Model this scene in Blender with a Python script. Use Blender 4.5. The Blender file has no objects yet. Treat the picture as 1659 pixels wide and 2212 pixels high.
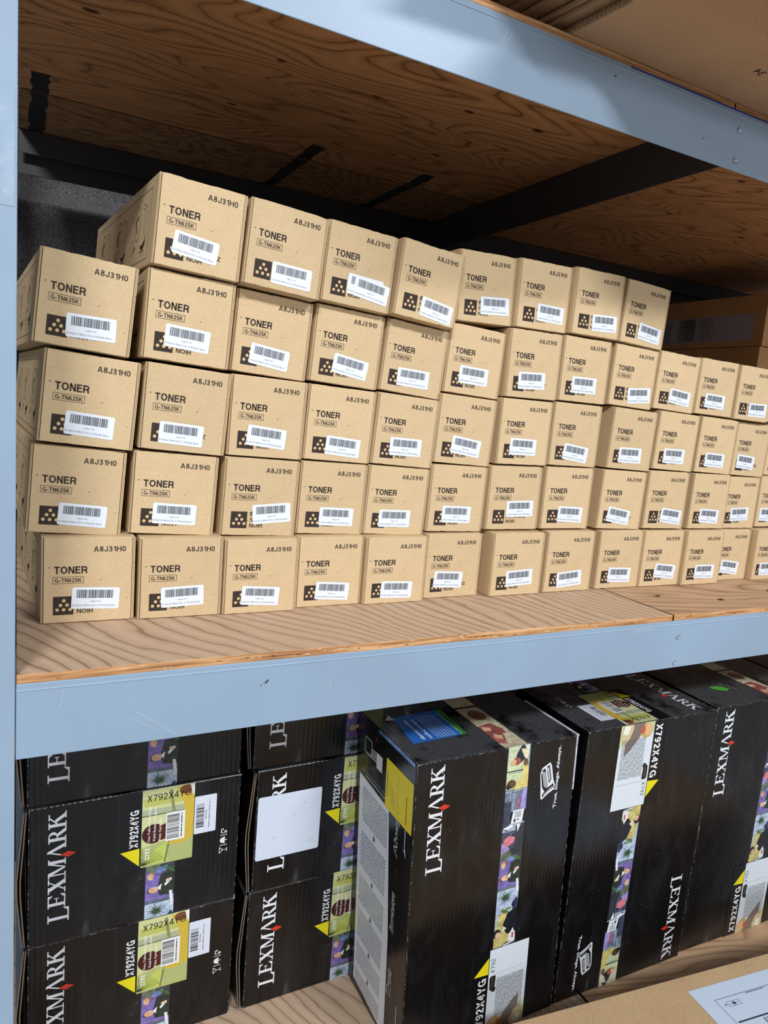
import bpy, bmesh, math, random
from mathutils import Vector, Matrix

# ---------------------------------------------------------------- camera, world, lights, exposure
SC = bpy.context.scene
COL = SC.collection
SC.view_settings.view_transform = 'Standard'
SC.view_settings.look = 'None'
SC.view_settings.gamma = 1.0
SC.view_settings.use_curve_mapping = False
SC.view_settings.exposure = -0.12

cam_data = bpy.data.cameras.new('camera')
cam_data.sensor_fit = 'HORIZONTAL'
cam_data.sensor_width = 36.0
cam_data.lens = 1520.38 / 1659.0 * 36.0
cam_data.clip_start = 0.02
cam = bpy.data.objects.new('camera', cam_data)
COL.objects.link(cam)
_r = Vector((0.886353, -0.455606, 0.082469))
_d = Vector((0.004220, -0.170157, -0.985408))
_f = Vector((0.462991, 0.873767, -0.148897))
cam.matrix_world = Matrix((( _r.x, -_d.x, -_f.x, 0.0769),
                           ( _r.y, -_d.y, -_f.y, -0.9431),
                           ( _r.z, -_d.z, -_f.z, 0.3029),
                           (0, 0, 0, 1)))
SC.camera = cam

world = bpy.data.worlds.new('warehouse_light')
SC.world = world
world.use_nodes = True
_bg = world.node_tree.nodes['Background']
_bg.inputs['Color'].default_value = (0.92, 0.96, 1.0, 1)
_bg.inputs['Strength'].default_value = 0.20


def lamp(name, loc, target, sx, sy, watts, col=(0.97, 0.985, 1.0)):
    d = bpy.data.lights.new(name, 'AREA')
    d.shape = 'RECTANGLE'
    d.size = sx
    d.size_y = sy
    d.energy = watts
    d.color = col
    o = bpy.data.objects.new(name, d)
    COL.objects.link(o)
    o.location = loc
    o.rotation_euler = (Vector(target) - Vector(loc)).to_track_quat('-Z', 'Y').to_euler()
    return o


lamp('aisle_lamp', (2.7, -4.5, 3.4), (0.6, 0, 0), 1.3, 0.22, 160)
lamp('aisle_lamp', (-1.8, -4.5, 3.4), (0.6, 0, 0), 1.3, 0.22, 250)
lamp('low_far_light', (2.2, -7.0, 1.35), (0.8, 0, 0.2), 2.6, 0.9, 140, (0.94, 0.97, 1.0))  # unseen low light, added to reach the beam beneath the overhanging sheets


# ---------------------------------------------------------------- helpers
def lin(c):
    out = []
    for v in c[:3]:
        v = v / 255.0
        out.append(v / 12.92 if v <= 0.04045 else ((v + 0.055) / 1.055) ** 2.4)
    return tuple(out) + (1.0,)


def props(o, label=None, category=None, group=None, kind=None):
    if label:
        o['label'] = label
    if category:
        o['category'] = category
    if group:
        o['group'] = group
    if kind:
        o['kind'] = kind
    return o


def link(name, mesh, parent=None):
    o = bpy.data.objects.new(name, mesh)
    COL.objects.link(o)
    if parent is not None:
        o.parent = parent
    return o


def empty(name, loc=(0, 0, 0), rot=(0, 0, 0)):
    o = bpy.data.objects.new(name, None)
    o.empty_display_size = 0.05
    COL.objects.link(o)
    o.location = loc
    o.rotation_euler = rot
    return o


def mesh_from(name, verts, faces, mat, smooth=False):
    me = bpy.data.meshes.new(name)
    me.from_pydata([tuple(v) for v in verts], [], faces)
    if mat is not None:
        me.materials.append(mat)
    if smooth:
        for p in me.polygons:
            p.use_smooth = True
    me.update()
    return me


def boxes_mesh(name, boxes, mat, bevel=0.0, seg=2, warp=None):
    """boxes: list of (x0,x1,y0,y1,z0,z1), joined in one mesh"""
    bm = bmesh.new()
    for (x0, x1, y0, y1, z0, z1) in boxes:
        vs = [bm.verts.new((x, y, z)) for z in (z0, z1) for y in (y0, y1) for x in (x0, x1)]
        for f in ((0, 2, 3, 1), (4, 5, 7, 6), (0, 1, 5, 4), (2, 6, 7, 3), (0, 4, 6, 2), (1, 3, 7, 5)):
            bm.faces.new([vs[i] for i in f])
    if bevel > 0:
        bmesh.ops.bevel(bm, geom=list(bm.edges), offset=bevel, segments=seg, affect='EDGES', profile=0.5)
    if warp:
        for v in bm.verts:
            v.co = Vector(warp(v.co.x, v.co.y, v.co.z))
    bmesh.ops.recalc_face_normals(bm, faces=bm.faces)
    me = bpy.data.meshes.new(name)
    bm.to_mesh(me)
    bm.free()
    me.materials.append(mat)
    return me


_text_cache = {}


def text_geo(s, bold=0.0, res=2):
    k = (s, bold, res)
    if k not in _text_cache:
        c = bpy.data.curves.new('lettering', 'FONT')
        c.body = s
        c.offset = bold
        c.resolution_u = res
        o = bpy.data.objects.new('lettering', c)
        m = bpy.data.meshes.new_from_object(o)
        vs = [(v.co.x, v.co.y) for v in m.vertices]
        fs = [tuple(p.vertices) for p in m.polygons]
        bpy.data.objects.remove(o)
        bpy.data.curves.remove(c)
        bpy.data.meshes.remove(m)
        xs = [v[0] for v in vs]
        ys = [v[1] for v in vs]
        _text_cache[k] = (vs, fs, min(xs), max(xs), min(ys), max(ys))
    return _text_cache[k]


class Ink:
    """flat print on a plane: coloured polygons in (u, v), laid a hair above the surface"""
    def __init__(self, origin, U, V, N, lift=0.0004, warp=None):
        self.o, self.U, self.V, self.N = Vector(origin), Vector(U), Vector(V), Vector(N)
        self.lift = lift
        self.warp = warp
        self.items = []
        self.flat = False
        self.layer = 0

    def pt(self, u, v, lift):
        p = self.o + self.U * u + self.V * v + self.N * lift
        if self.warp:
            p = Vector(self.warp(*p))
        return p

    def poly(self, pts, col):
        self.items.append((self.layer, len(self.items), self.flat, list(pts), [tuple(range(len(pts)))], lin(col)))

    def rect(self, u0, v0, u1, v1, col):
        self.poly([(u0, v0), (u1, v0), (u1, v1), (u0, v1)], col)

    def frame(self, u0, v0, u1, v1, t, col):
        self.rect(u0, v0, u1, v0 + t, col)
        self.rect(u0, v1 - t, u1, v1, col)
        self.rect(u0, v0 + t, u0 + t, v1 - t, col)
        self.rect(u1 - t, v0 + t, u1, v1 - t, col)

    def line(self, a, b, t, col):
        dx, dy = b[0] - a[0], b[1] - a[1]
        L = math.hypot(dx, dy) or 1e-9
        nx, ny = -dy / L * t / 2, dx / L * t / 2
        self.poly([(a[0] + nx, a[1] + ny), (b[0] + nx, b[1] + ny), (b[0] - nx, b[1] - ny), (a[0] - nx, a[1] - ny)], col)

    def ell(self, cu, cv, ru, rv, col, n=18, rot=0.0):
        c, s = math.cos(rot), math.sin(rot)
        pts = []
        for i in range(n):
            a = 2 * math.pi * i / n
            x, y = ru * math.cos(a), rv * math.sin(a)
            pts.append((cu + x * c - y * s, cv + x * s + y * c))
        self.poly(pts, col)

    def rrect(self, u0, v0, u1, v1, r, col):
        pts = []
        for (cx, cy, a0) in ((u1 - r, v1 - r, 0), (u0 + r, v1 - r, 90), (u0 + r, v0 + r, 180), (u1 - r, v0 + r, 270)):
            for k in range(5):
                a = math.radians(a0 + k * 22.5)
                pts.append((cx + r * math.cos(a), cy + r * math.sin(a)))
        self.poly(pts, col)

    def text(self, s, u, v, w, h, col, direction='right', bold=0.0, res=2):
        """text fitted in a box w long, h high; (u, v) is its lower-left corner as one reads it"""
        self.geo(text_geo(s, bold, res), u, v, w, h, col, direction)

    def bold(self, s, u, v, w, h, col, direction='right', t=0.17):
        """heavy grotesque capitals from the stroke alphabet below"""
        self.geo(stroke_geo(s, t), u, v, w, h, col, direction)

    def geo(self, g, u, v, w, h, col, direction, slant=0.0):
        vs, fs, x0, x1, y0, y1 = g
        pts = []
        for (x, y) in vs:
            b = (y - y0) / (y1 - y0) * h
            a = (x - x0) / (x1 - x0) * w + slant * b
            if direction == 'right':
                pts.append((u + a, v + b))
            elif direction == 'up':
                pts.append((u - b, v + a))
            elif direction == 'down':
                pts.append((u + b, v - a))
            elif direction == 'up_side':
                pts.append((u - 0.017 + b, v + a))
            else:
                pts.append((u - a, v - b))
        self.items.append((self.layer, len(self.items), True, pts, fs, lin(col)))

    def mesh(self, name, mat):
        """stack the prints by layer, each a few microns above the last"""
        vs, fs, cs = [], [], []
        base = min([i[0] for i in self.items] or [0])
        z = self.lift + base * 0.00008
        last = base
        for (ly, _, flat, pts, faces, col) in sorted(self.items, key=lambda i: (i[0], i[1])):
            if ly != last:
                z += 0.00003
                last = ly
            elif not flat:
                z += 0.000005
            n = len(vs)
            vs += [self.pt(a, b, z) for a, b in pts]
            for f in faces:
                fs.append(tuple(i + n for i in f))
                cs.append(col)
        me = bpy.data.meshes.new(name)
        me.from_pydata([tuple(v) for v in vs], [], fs)
        at = me.color_attributes.new('Ink', 'FLOAT_COLOR', 'CORNER')
        flatc = []
        for p, c in zip(me.polygons, cs):
            flatc += list(c) * p.loop_total
        at.data.foreach_set('color', flatc)
        me.materials.append(mat)
        me.update()
        return me


def _arc(cx, cy, rx, ry, a0, a1, n=10):
    return [(cx + rx * math.cos(math.radians(a0 + (a1 - a0) * i / n)), cy + ry * math.sin(math.radians(a0 + (a1 - a0) * i / n))) for i in range(n + 1)]


def _glyphs(t):
    a = t / 2
    T = 1 - a
    G = {}
    G['A'] = (.76, [[(.09, 0), (.36, .985)], [(.67, 0), (.40, .985)], [(.21, .29), (.55, .29)]])
    G['B'] = (.70, [[(a, 0), (a, 1)], [(a, T), (.36, T)] + _arc(.36, .5 + T / 2 + .01, .19, (T - .52) / 2, 90, -90, 7) + [(a, .53)],
                    [(a, a), (.40, a)] + _arc(.40, (a + .53) / 2, .20, (.53 - a) / 2, -90, 90, 7) + [(a, .53)]])
    G['C'] = (.74, [_arc(.38, .5, .38 - a, .5 - a, 38, 322, 18)])
    G['E'] = (.62, [[(a, 0), (a, 1)], [(a, T), (.60, T)], [(a, .52), (.56, .52)], [(a, a), (.62, a)]])
    G['G'] = (.78, [_arc(.39, .5, .39 - a, .5 - a, 36, 300, 18), [(.42, .44), (.78 - a, .44), (.78 - a, 0)]])
    G['H'] = (.70, [[(a, 0), (a, 1)], [(.70 - a, 0), (.70 - a, 1)], [(a, .53), (.70 - a, .53)]])
    G['I'] = (t, [[(a, 0), (a, 1)]])
    G['J'] = (.56, [[(.56 - a, 1), (.56 - a, .30)] + _arc(.28, .28, .28 - a, .28 - a, 0, -180, 9) + [(a, .36)]])
    G['K'] = (.74, [[(a, 0), (a, 1)], [(a, .34), (.64, .98)], [(.28, .60), (.66, .02)]])
    G['L'] = (.58, [[(a, 1), (a, 0)], [(a, a), (.58, a)]])
    G['N'] = (.70, [[(a, 0), (a, 1)], [(.70 - a, 0), (.70 - a, 1)], [(a, .96), (.70 - a, .04)]])
    G['O'] = (.80, [_arc(.40, .5, .40 - a, .5 - a, 0, 360, 24)])
    G['R'] = (.72, [[(a, 0), (a, 1)], [(a, T), (.40, T)] + _arc(.40, (T + .46) / 2, .22, (T - .46) / 2, 90, -90, 7) + [(a, .46)], [(.44, .46), (.58, .34), (.62, .0)]])
    G['S'] = (.68, [_arc(.34, .73, .33 - a, .27 - a, 20, 180, 8) + _arc(.34, .68, .33 - a, .20 - a, 200, 262, 4) + _arc(.34, .34, .34 - a, .24 - a, 80, 0, 5) + _arc(.34, .28, .34 - a, .28 - a, 0, -165, 9)])
    G['T'] = (.66, [[(0, T), (.66, T)], [(.33, 0), (.33, 1)]])
    G['W'] = (1.0, [[(.08, 1), (.28, .03)], [(.28, .03), (.50, .96)], [(.50, .96), (.72, .03)], [(.72, .03), (.92, 1)]])
    G['X'] = (.72, [[(.10, 1), (.62, 0)], [(.62, 1), (.10, 0)]])
    G['Y'] = (.72, [[(.09, 1), (.36, .42)], [(.63, 1), (.36, .42)], [(.36, .45), (.36, 0)]])
    G['Z'] = (.66, [[(.03, T), (.60, T)], [(.58, .93), (.08, .07)], [(.02, a), (.64, a)]])
    G['-'] = (.36, [[(0, .36), (.36, .36)]])
    G['0'] = (.58, [_arc(.29, .5, .29 - a, .5 - a, 0, 360, 20)])
    G['1'] = (.44, [[(.34, 0), (.34, 1)], [(.34, .84), (.06, .74)]])
    G['2'] = (.58, [_arc(.29, .70, .28 - a, .30 - a, 175, -25, 10) + [(.10, .10)], [(.04, a), (.58, a)]])
    G['3'] = (.58, [_arc(.28, .745, .26 - a, .255 - a, 160, -90, 10) + [(.22, .53)], [(.22, .53)] + _arc(.28, .28, .30 - a, .28 - a, 80, -165, 12)])
    G['4'] = (.60, [[(.44, 0), (.44, 1)], [(.42, .97), (.05, .30)], [(0, .28), (.60, .28)]])
    G['5'] = (.58, [[(.54, T), (.14, T), (.10, .50)], [(.10, .50)] + _arc(.29, .33, .29 - a, .33 - a, 120, -165, 12)])
    G['6'] = (.58, [_arc(.29, .32, .29 - a, .32 - a, 0, 360, 16), _arc(.33, .50, .33 - a, .50 - a, 55, 190, 9)])
    G['7'] = (.56, [[(0, T), (.54, T)], [(.50, .92), (.32, .55), (.20, 0)]])
    G['8'] = (.58, [_arc(.29, .745, .26 - a, .255 - a, 0, 360, 16), _arc(.29, .285, .29 - a, .285 - a, 0, 360, 16)])
    G['9'] = (.58, [_arc(.29, .68, .29 - a, .32 - a, 0, 360, 16), _arc(.25, .50, .33 - a, .50 - a, -125, 10, 9)])
    return G


_stroke_cache = {}


def stroke_geo(s, t=0.17):
    if (s, t) in _stroke_cache:
        return _stroke_cache[(s, t)]
    G = _glyphs(t)
    vs, fs = [], []
    x = 0.0
    for ch in s:
        if ch == ' ':
            x += .3
            continue
        w, strokes = G[ch]
        for pl in strokes:
            pts = [pl[0]]
            for p in pl[1:]:
                if math.hypot(p[0] - pts[-1][0], p[1] - pts[-1][1]) > 1e-4:
                    pts.append(p)
            n0 = len(vs)
            m = len(pts)
            closed = math.hypot(pl[0][0] - pl[-1][0], pl[0][1] - pl[-1][1]) < 1e-3
            for i, p in enumerate(pts):
                a = pts[i - 1] if i > 0 else (pts[-2] if closed else p)
                b = pts[i + 1] if i < m - 1 else (pts[1] if closed else p)
                d1 = (p[0] - a[0], p[1] - a[1])
                d2 = (b[0] - p[0], b[1] - p[1])
                l1, l2 = math.hypot(*d1), math.hypot(*d2)
                d1 = (d1[0] / l1, d1[1] / l1) if l1 > 1e-9 else (d2[0] / l2, d2[1] / l2)
                d2 = (d2[0] / l2, d2[1] / l2) if l2 > 1e-9 else d1
                nx, ny = -(d1[1] + d2[1]), d1[0] + d2[0]
                L = math.hypot(nx, ny) or 1.0
                nx, ny = nx / L, ny / L
                c = max(0.5, nx * -d1[1] + ny * d1[0])
                k = t / 2 / c
                vs += [(x + p[0] + nx * k, p[1] + ny * k), (x + p[0] - nx * k, p[1] - ny * k)]
            for i in range(m - 1):
                q = n0 + 2 * i
                fs.append((q, q + 1, q + 3, q + 2))
        x += w + .10
    xs = [v[0] for v in vs]
    g = (vs, fs, min(xs), max(xs), 0.0, 1.0)
    _stroke_cache[(s, t)] = g
    return g


# ---------------------------------------------------------------- materials
class NT:
    def __init__(self, name):
        self.m = bpy.data.materials.new(name)
        self.m.use_nodes = True
        self.t = self.m.node_tree
        self.b = self.t.nodes['Principled BSDF']

    def n(self, kind, **kw):
        nd = self.t.nodes.new(kind)
        for k, v in kw.items():
            if k.startswith('i_'):
                key = k[2:].replace('_', ' ')
                nd.inputs[key].default_value = v
            else:
                setattr(nd, k, v)
        return nd

    def l(self, a, b):
        self.t.links.new(a, b)

    def set(self, **kw):
        for k, v in kw.items():
            self.b.inputs[k.replace('_', ' ')].default_value = v

    def coord(self, scale=(1, 1, 1), rot=(0, 0, 0), world=False):
        g = self.n('ShaderNodeTexCoord')
        mp = self.n('ShaderNodeMapping')
        mp.inputs['Scale'].default_value = scale
        mp.inputs['Rotation'].default_value = rot
        self.l(g.outputs['Object'], mp.inputs['Vector'])
        return mp.outputs['Vector']

    def noise(self, vec, scale, detail=4, rough=0.55, dist=0.0):
        nd = self.n('ShaderNodeTexNoise')
        nd.inputs['Scale'].default_value = scale
        nd.inputs['Detail'].default_value = detail
        nd.inputs['Roughness'].default_value = rough
        nd.inputs['Distortion'].default_value = dist
        self.l(vec, nd.inputs['Vector'])
        return nd.outputs['Fac']

    def ramp(self, fac, stops, interp='LINEAR'):
        r = self.n('ShaderNodeValToRGB')
        cr = r.color_ramp
        cr.interpolation = interp
        while len(cr.elements) > 1:
            cr.elements.remove(cr.elements[-1])
        for i, (p, c) in enumerate(stops):
            e = cr.elements[0] if i == 0 else cr.elements.new(p)
            e.position = p
            e.color = lin(c) if len(c) == 3 and max(c) > 1.0 else (tuple(c) + (1,) if len(c) == 3 else c)
        self.l(fac, r.inputs['Fac'])
        return r.outputs['Color']

    def mix(self, fac, a, b, mode='MIX'):
        m = self.n('ShaderNodeMix')
        m.data_type = 'RGBA'
        m.blend_type = mode
        if isinstance(fac, (int, float)):
            m.inputs[0].default_value = fac
        else:
            self.l(fac, m.inputs[0])
        for s, idx in ((a, 6), (b, 7)):
            if hasattr(s, 'links'):
                self.l(s, m.inputs[idx])
            else:
                m.inputs[idx].default_value = s
        return m.outputs[2]

    def math(self, op, a, b=None, c=None):
        m = self.n('ShaderNodeMath')
        m.operation = op
        for i, s in enumerate((a, b, c)):
            if s is None:
                continue
            if hasattr(s, 'links'):
                self.l(s, m.inputs[i])
            else:
                m.inputs[i].default_value = s
        return m.outputs[0]

    def bump(self, h, strength=0.2, dist=0.001):
        b = self.n('ShaderNodeBump')
        b.inputs['Strength'].default_value = strength
        b.inputs['Distance'].default_value = dist
        self.l(h, b.inputs['Height'])
        self.l(b.outputs['Normal'], self.b.inputs['Normal'])


def m_kraft(name, base, var=10, rough=0.85):
    t = NT(name)
    g = t.n('ShaderNodeObjectInfo')
    v = t.coord()
    big = t.noise(v, 9, 3)
    fine = t.noise(t.coord((1, 1, 2.5)), 420, 2, 0.7)
    d = tuple(max(0, c - var) for c in base)
    u = tuple(min(255, c + var * 0.6) for c in base)
    c1 = t.ramp(big, [(0.3, d), (0.7, u)])
    c2 = t.mix(0.16, c1, t.ramp(fine, [(0.3, (110, 88, 60)), (0.62, (245, 225, 190))]), 'OVERLAY')
    sp = t.noise(t.coord((1, 1, 1)), 260, 1, 0.4)
    c3 = t.mix(t.math('GREATER_THAN', sp, 0.785), c2, lin((120, 92, 62)))
    h = t.n('ShaderNodeHueSaturation')
    t.l(c3, h.inputs['Color'])
    val = t.math('MULTIPLY_ADD', g.outputs['Random'], 0.09, 0.955)
    t.l(val, h.inputs['Value'])
    t.l(h.outputs['Color'], t.b.inputs['Base Color'])
    t.set(Roughness=rough)
    t.b.inputs['Specular IOR Level'].default_value = 0.25
    t.bump(t.math('ADD', fine, t.math('MULTIPLY', big, 3.0)), 0.12, 0.0006)
    return t.m


def m_flute(name, a=(128, 106, 82), b=(186, 162, 130)):
    t = NT(name)
    w = t.n('ShaderNodeTexWave')
    w.wave_type = 'BANDS'
    w.bands_direction = 'Z'
    w.inputs['Scale'].default_value = 100
    w.inputs['Distortion'].default_value = 2.5
    t.l(t.coord(), w.inputs['Vector'])
    t.l(t.ramp(w.outputs['Color'], [(0.1, a), (0.7, b)]), t.b.inputs['Base Color'])
    t.set(Roughness=0.95)
    t.bump(w.outputs['Fac'], 0.6, 0.001)
    return t.m


def m_ink(name, rough=0.6, spec=0.3, ao=0.0):
    t = NT(name)
    a = t.n('ShaderNodeAttribute')
    a.attribute_name = 'Ink'
    fine = t.noise(t.coord(), 260, 2)
    c = t.mix(0.10, a.outputs['Color'], t.ramp(fine, [(0.3, (90, 90, 90)), (0.7, (165, 165, 165))]), 'OVERLAY')
    t.l(c, t.b.inputs['Base Color'])
    t.set(Roughness=rough)
    t.b.inputs['Specular IOR Level'].default_value = spec
    return t.m


def m_photo(name):
    """printed photographs: the drawn shapes broken up by fine tonal detail"""
    t = NT(name)
    a = t.n('ShaderNodeAttribute')
    a.attribute_name = 'Ink'
    v = t.n('ShaderNodeTexVoronoi')
    v.inputs['Scale'].default_value = 320
    t.l(t.coord((1, 1, 1.6)), v.inputs['Vector'])
    g = t.n('ShaderNodeSeparateColor')
    t.l(v.outputs['Color'], g.inputs[0])
    n1 = t.noise(t.coord(), 95, 4, 0.7)
    c = t.mix(0.42, a.outputs['Color'], t.ramp(n1, [(0.34, (28, 32, 44)), (0.62, (228, 226, 218))]), 'OVERLAY')
    c = t.mix(0.22, c, t.ramp(g.outputs[0], [(0.2, (40, 44, 60)), (0.9, (220, 214, 206))]), 'OVERLAY')
    hs = t.n('ShaderNodeHueSaturation')
    hs.inputs['Saturation'].default_value = 0.86
    t.l(c, hs.inputs['Color'])
    t.l(hs.outputs['Color'], t.b.inputs['Base Color'])
    t.set(Roughness=0.3)
    return t.m


def m_black(name):
    t = NT(name)
    v = t.coord()
    smudge = t.noise(t.coord((2.2, 2.2, 0.8)), 9, 6, 0.68, 0.6)
    dust = t.noise(t.coord((1, 1, 0.4)), 60, 4, 0.7)
    w = t.n('ShaderNodeTexWave')
    w.wave_type = 'BANDS'
    w.bands_direction = 'X'
    w.inputs['Scale'].default_value = 38
    w.inputs['Distortion'].default_value = 1.2
    w.inputs['Detail'].default_value = 2
    t.l(v, w.inputs['Vector'])
    c1 = t.ramp(smudge, [(0.46, (11, 11, 13)), (0.66, (26, 27, 31)), (0.78, (76, 78, 86))])
    spk = t.noise(t.coord((1, 1, 0.35)), 210, 3, 0.6)
    c2 = t.mix(t.math('MULTIPLY', t.math('GREATER_THAN', spk, 0.745), 0.5), c1, lin((120, 122, 126)))
    gm = t.n('ShaderNodeNewGeometry')
    sz = t.n('ShaderNodeSeparateXYZ')
    t.l(gm.outputs['Normal'], sz.inputs[0])
    up = t.math('GREATER_THAN', sz.outputs['Z'], 0.8)
    dn = t.noise(v, 420, 2, 0.6)
    wipe = t.noise(v, 14, 3, 0.6)
    dustc = t.ramp(dn, [(0.3, (44, 46, 50)), (0.7, (92, 95, 100))])
    amt = t.math('MULTIPLY', up, t.ramp(wipe, [(0.36, (0.05, 0.05, 0.05, 1)), (0.46, (0.85, 0.85, 0.85, 1))]))
    c2 = t.mix(amt, c2, dustc)
    t.l(c2, t.b.inputs['Base Color'])
    r = t.n('ShaderNodeMapRange')
    r.inputs[1].default_value = 0.35
    r.inputs[2].default_value = 0.75
    r.inputs[3].default_value = 0.20
    r.inputs[4].default_value = 0.20
    t.l(smudge, r.inputs[0])
    t.l(r.outputs[0], t.b.inputs['Roughness'])
    h = t.math('ADD', t.math('MULTIPLY', w.outputs['Fac'], 0.5), t.math('MULTIPLY', dust, 0.5))
    t.bump(h, 0.22, 0.0012)
    return t.m


def m_wood(name, cols, angle=0.0, grain=34.0, rough=0.6, dist=7.0, stretch=7.0, ed=0.0, seed=0.0, line=0.0):
    """plywood face: nested cathedral rings stretched along the grain"""
    t = NT(name)
    g = t.n('ShaderNodeTexCoord')
    mp = t.n('ShaderNodeMapping')
    mp.inputs['Rotation'].default_value = (0, 0, angle)
    mp.inputs['Location'].default_value = (seed, seed * 0.7, 0)
    t.l(g.outputs['Object'], mp.inputs['Vector'])
    base = mp.outputs['Vector']

    def scaled(sx, sy):
        q = t.n('ShaderNodeMapping')
        q.inputs['Scale'].default_value = (sx, sy, 1)
        t.l(base, q.inputs['Vector'])
        return q.outputs['Vector']
    blob = t.noise(scaled(1.0, stretch * 0.45), 1.9, 2, 0.45, 0.3)
    wob = t.noise(scaled(3, 9), 3.0, 3, 0.5)
    sep = t.n('ShaderNodeSeparateXYZ')
    t.l(base, sep.inputs[0])
    ph = t.math('MULTIPLY_ADD', blob, grain * 1.0, t.math('MULTIPLY', sep.outputs['Y'], line or grain * 0.35))
    ph = t.math('MULTIPLY_ADD', wob, dist * 0.12, ph)
    ring = t.math('FRACT', ph)
    fine = t.noise(scaled(6, 160), 3.0, 3, 0.6)
    patch = t.noise(scaled(1.0, 2.0), 3.2, 3, 0.6)
    light, mid, dark = cols
    c = t.ramp(ring, [(0.0, mid), (0.45, light), (0.78, mid), (0.93, dark), (1.0, mid)])
    c = t.mix(t.ramp(patch, [(0.38, (0, 0, 0, 1)), (0.66, (0.5, 0.5, 0.5, 1))]), c, lin(tuple(0.5 * (a + b) for a, b in zip(mid, light))))
    c = t.mix(0.35, c, t.ramp(fine, [(0.3, (105, 100, 95)), (0.65, (150, 148, 146))]), 'OVERLAY')
    t.l(c, t.b.inputs['Base Color'])
    t.set(Roughness=rough)
    t.bump(t.math('ADD', t.math('MULTIPLY', ring, 0.6), fine), 0.25, 0.0008)
    return t.m


def m_plyedge(name):
    t = NT(name)
    v = t.coord((1, 1, 1))
    n1 = t.noise(t.coord((0.12, 1, 3.2)), 70, 3, 0.6)
    n2 = t.noise(t.coord((1, 1, 4)), 45, 4, 0.7)
    c = t.ramp(n1, [(0.30, (104, 68, 42)), (0.48, (182, 130, 84)), (0.66, (218, 174, 124))])
    c = t.mix(t.math('GREATER_THAN', n2, 0.69), c, lin((236, 214, 180)))
    t.l(c, t.b.inputs['Base Color'])
    t.set(Roughness=0.8)
    t.bump(n2, 0.5, 0.001)
    return t.m


def m_steel(name, col, rough=0.32, peel=0.14, scuff=True):
    t = NT(name)
    v = t.coord()
    pe = t.noise(v, 260, 2, 0.5)
    big = t.noise(v, 5, 3, 0.6)
    c = t.ramp(big, [(0.3, tuple(x * 0.97 for x in col)), (0.7, tuple(min(255, x * 1.02) for x in col))])
    if scuff:
        s = t.noise(t.coord((0.5, 1, 3), (0.4, 0.3, 0.6)), 38, 5, 0.75, 2.0)
        c = t.mix(t.math('MULTIPLY', t.math('GREATER_THAN', s, 0.745), 0.35), c, lin((205, 215, 225)))
    t.l(c, t.b.inputs['Base Color'])
    t.set(Roughness=rough)
    t.b.inputs['Specular IOR Level'].default_value = 0.5
    t.bump(pe, peel, 0.0006)
    return t.m


def m_plain(name, col, rough=0.6, metallic=0.0, nscale=60, var=0.12, bump=0.1):
    t = NT(name)
    n = t.noise(t.coord(), nscale, 3)
    c = t.ramp(n, [(0.3, tuple(x * (1 - var) for x in col)), (0.7, tuple(min(255, x * (1 + var)) for x in col))])
    t.l(c, t.b.inputs['Base Color'])
    t.set(Roughness=rough, Metallic=metallic)
    t.bump(n, bump, 0.001)
    return t.m


M = {
    'kraft': m_kraft('kraft_board', (203, 180, 146), 5),
    'kraft_dark': m_kraft('brown_carton_board', (176, 138, 98)),
    'kraft_front': m_kraft('kraft_carton_board', (192, 164, 130), 8),
    'kraft_flat': m_kraft('flattened_board', (182, 150, 118), 5),
    'flute': m_flute('corrugated_edge'),
    'flute_dark': m_flute('grey_corrugated_edge', (70, 60, 52), (128, 112, 98)),
    'ink': m_ink('matte_print', 0.75, 0.25),
    'sticker': m_ink('sticker_print', 0.45, 0.45),
    'gloss': m_ink('gloss_print', 0.30, 0.5),
    'photo': m_photo('printed_photograph'),
    'black': m_black('black_gloss_board'),
    'wood_top': m_wood('worn_plywood_face', ((214, 194, 168), (202, 178, 151), (150, 116, 88)), math.radians(64), 13, 0.75, stretch=3.4, seed=0.3, line=44),
    'wood_top2': m_wood('worn_plywood_knotty', ((210, 182, 148), (194, 160, 124), (150, 110, 76)), math.radians(20), 14, 0.7, dist=4, seed=2.3, line=30),
    'wood_under': m_wood('plywood_underside', ((206, 156, 104), (186, 134, 84), (118, 76, 44)), math.radians(3), 22, 0.65, seed=5.1),
    'wood_under2': m_wood('plywood_underside_knotty', ((208, 158, 104), (188, 136, 86), (122, 80, 46)), math.radians(10), 24, 0.65, seed=8.4),
    'wood_rough': m_wood('rough_underside', ((176, 132, 88), (146, 104, 66), (84, 56, 34)), math.radians(4), 26, 0.85, dist=34, stretch=3.0, seed=3.7),
    'ply_edge': m_plyedge('plywood_edge'),
    'steel': m_steel('blue_grey_paint', (140, 162, 184), 0.40),
    'steel_dark': m_steel('dark_grey_steel', (50, 49, 51), 0.5, 0.05, False),  # even dark grey on the back beams and tie bars
    'steel_bead': m_steel('rolled_paint_edge', (150, 172, 194), 0.25),
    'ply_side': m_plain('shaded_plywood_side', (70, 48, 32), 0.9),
    'rivet': m_plain('rivet_metal', (150, 165, 180), 0.35, 0.4),
    'dark': m_plain('dark_recess', (26, 20, 16), 0.9),
    'blackpaint': m_plain('black_marking_paint', (22, 20, 18), 0.9),
    'film': m_steel('wrinkled_clear_film', (146, 168, 190), 0.30, 0.2, False),
    'white_board': m_plain('white_lined_board', (188, 188, 200), 0.7),
    'wall': m_plain('speckled_wall_lining', (58, 56, 58), 0.8, 0.0, 330, 0.75, 0.6),
    'floor': m_plain('concrete', (154, 153, 153), 0.7),
}

# ---------------------------------------------------------------- setting
YB = -0.173          # front face of the beams
PITCH = 0.785        # shelf to shelf
ZT = {'lower': -PITCH, 'middle': 0.0, 'upper': PITCH}
X_END = 2.75
Y_BACK = 0.70

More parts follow.
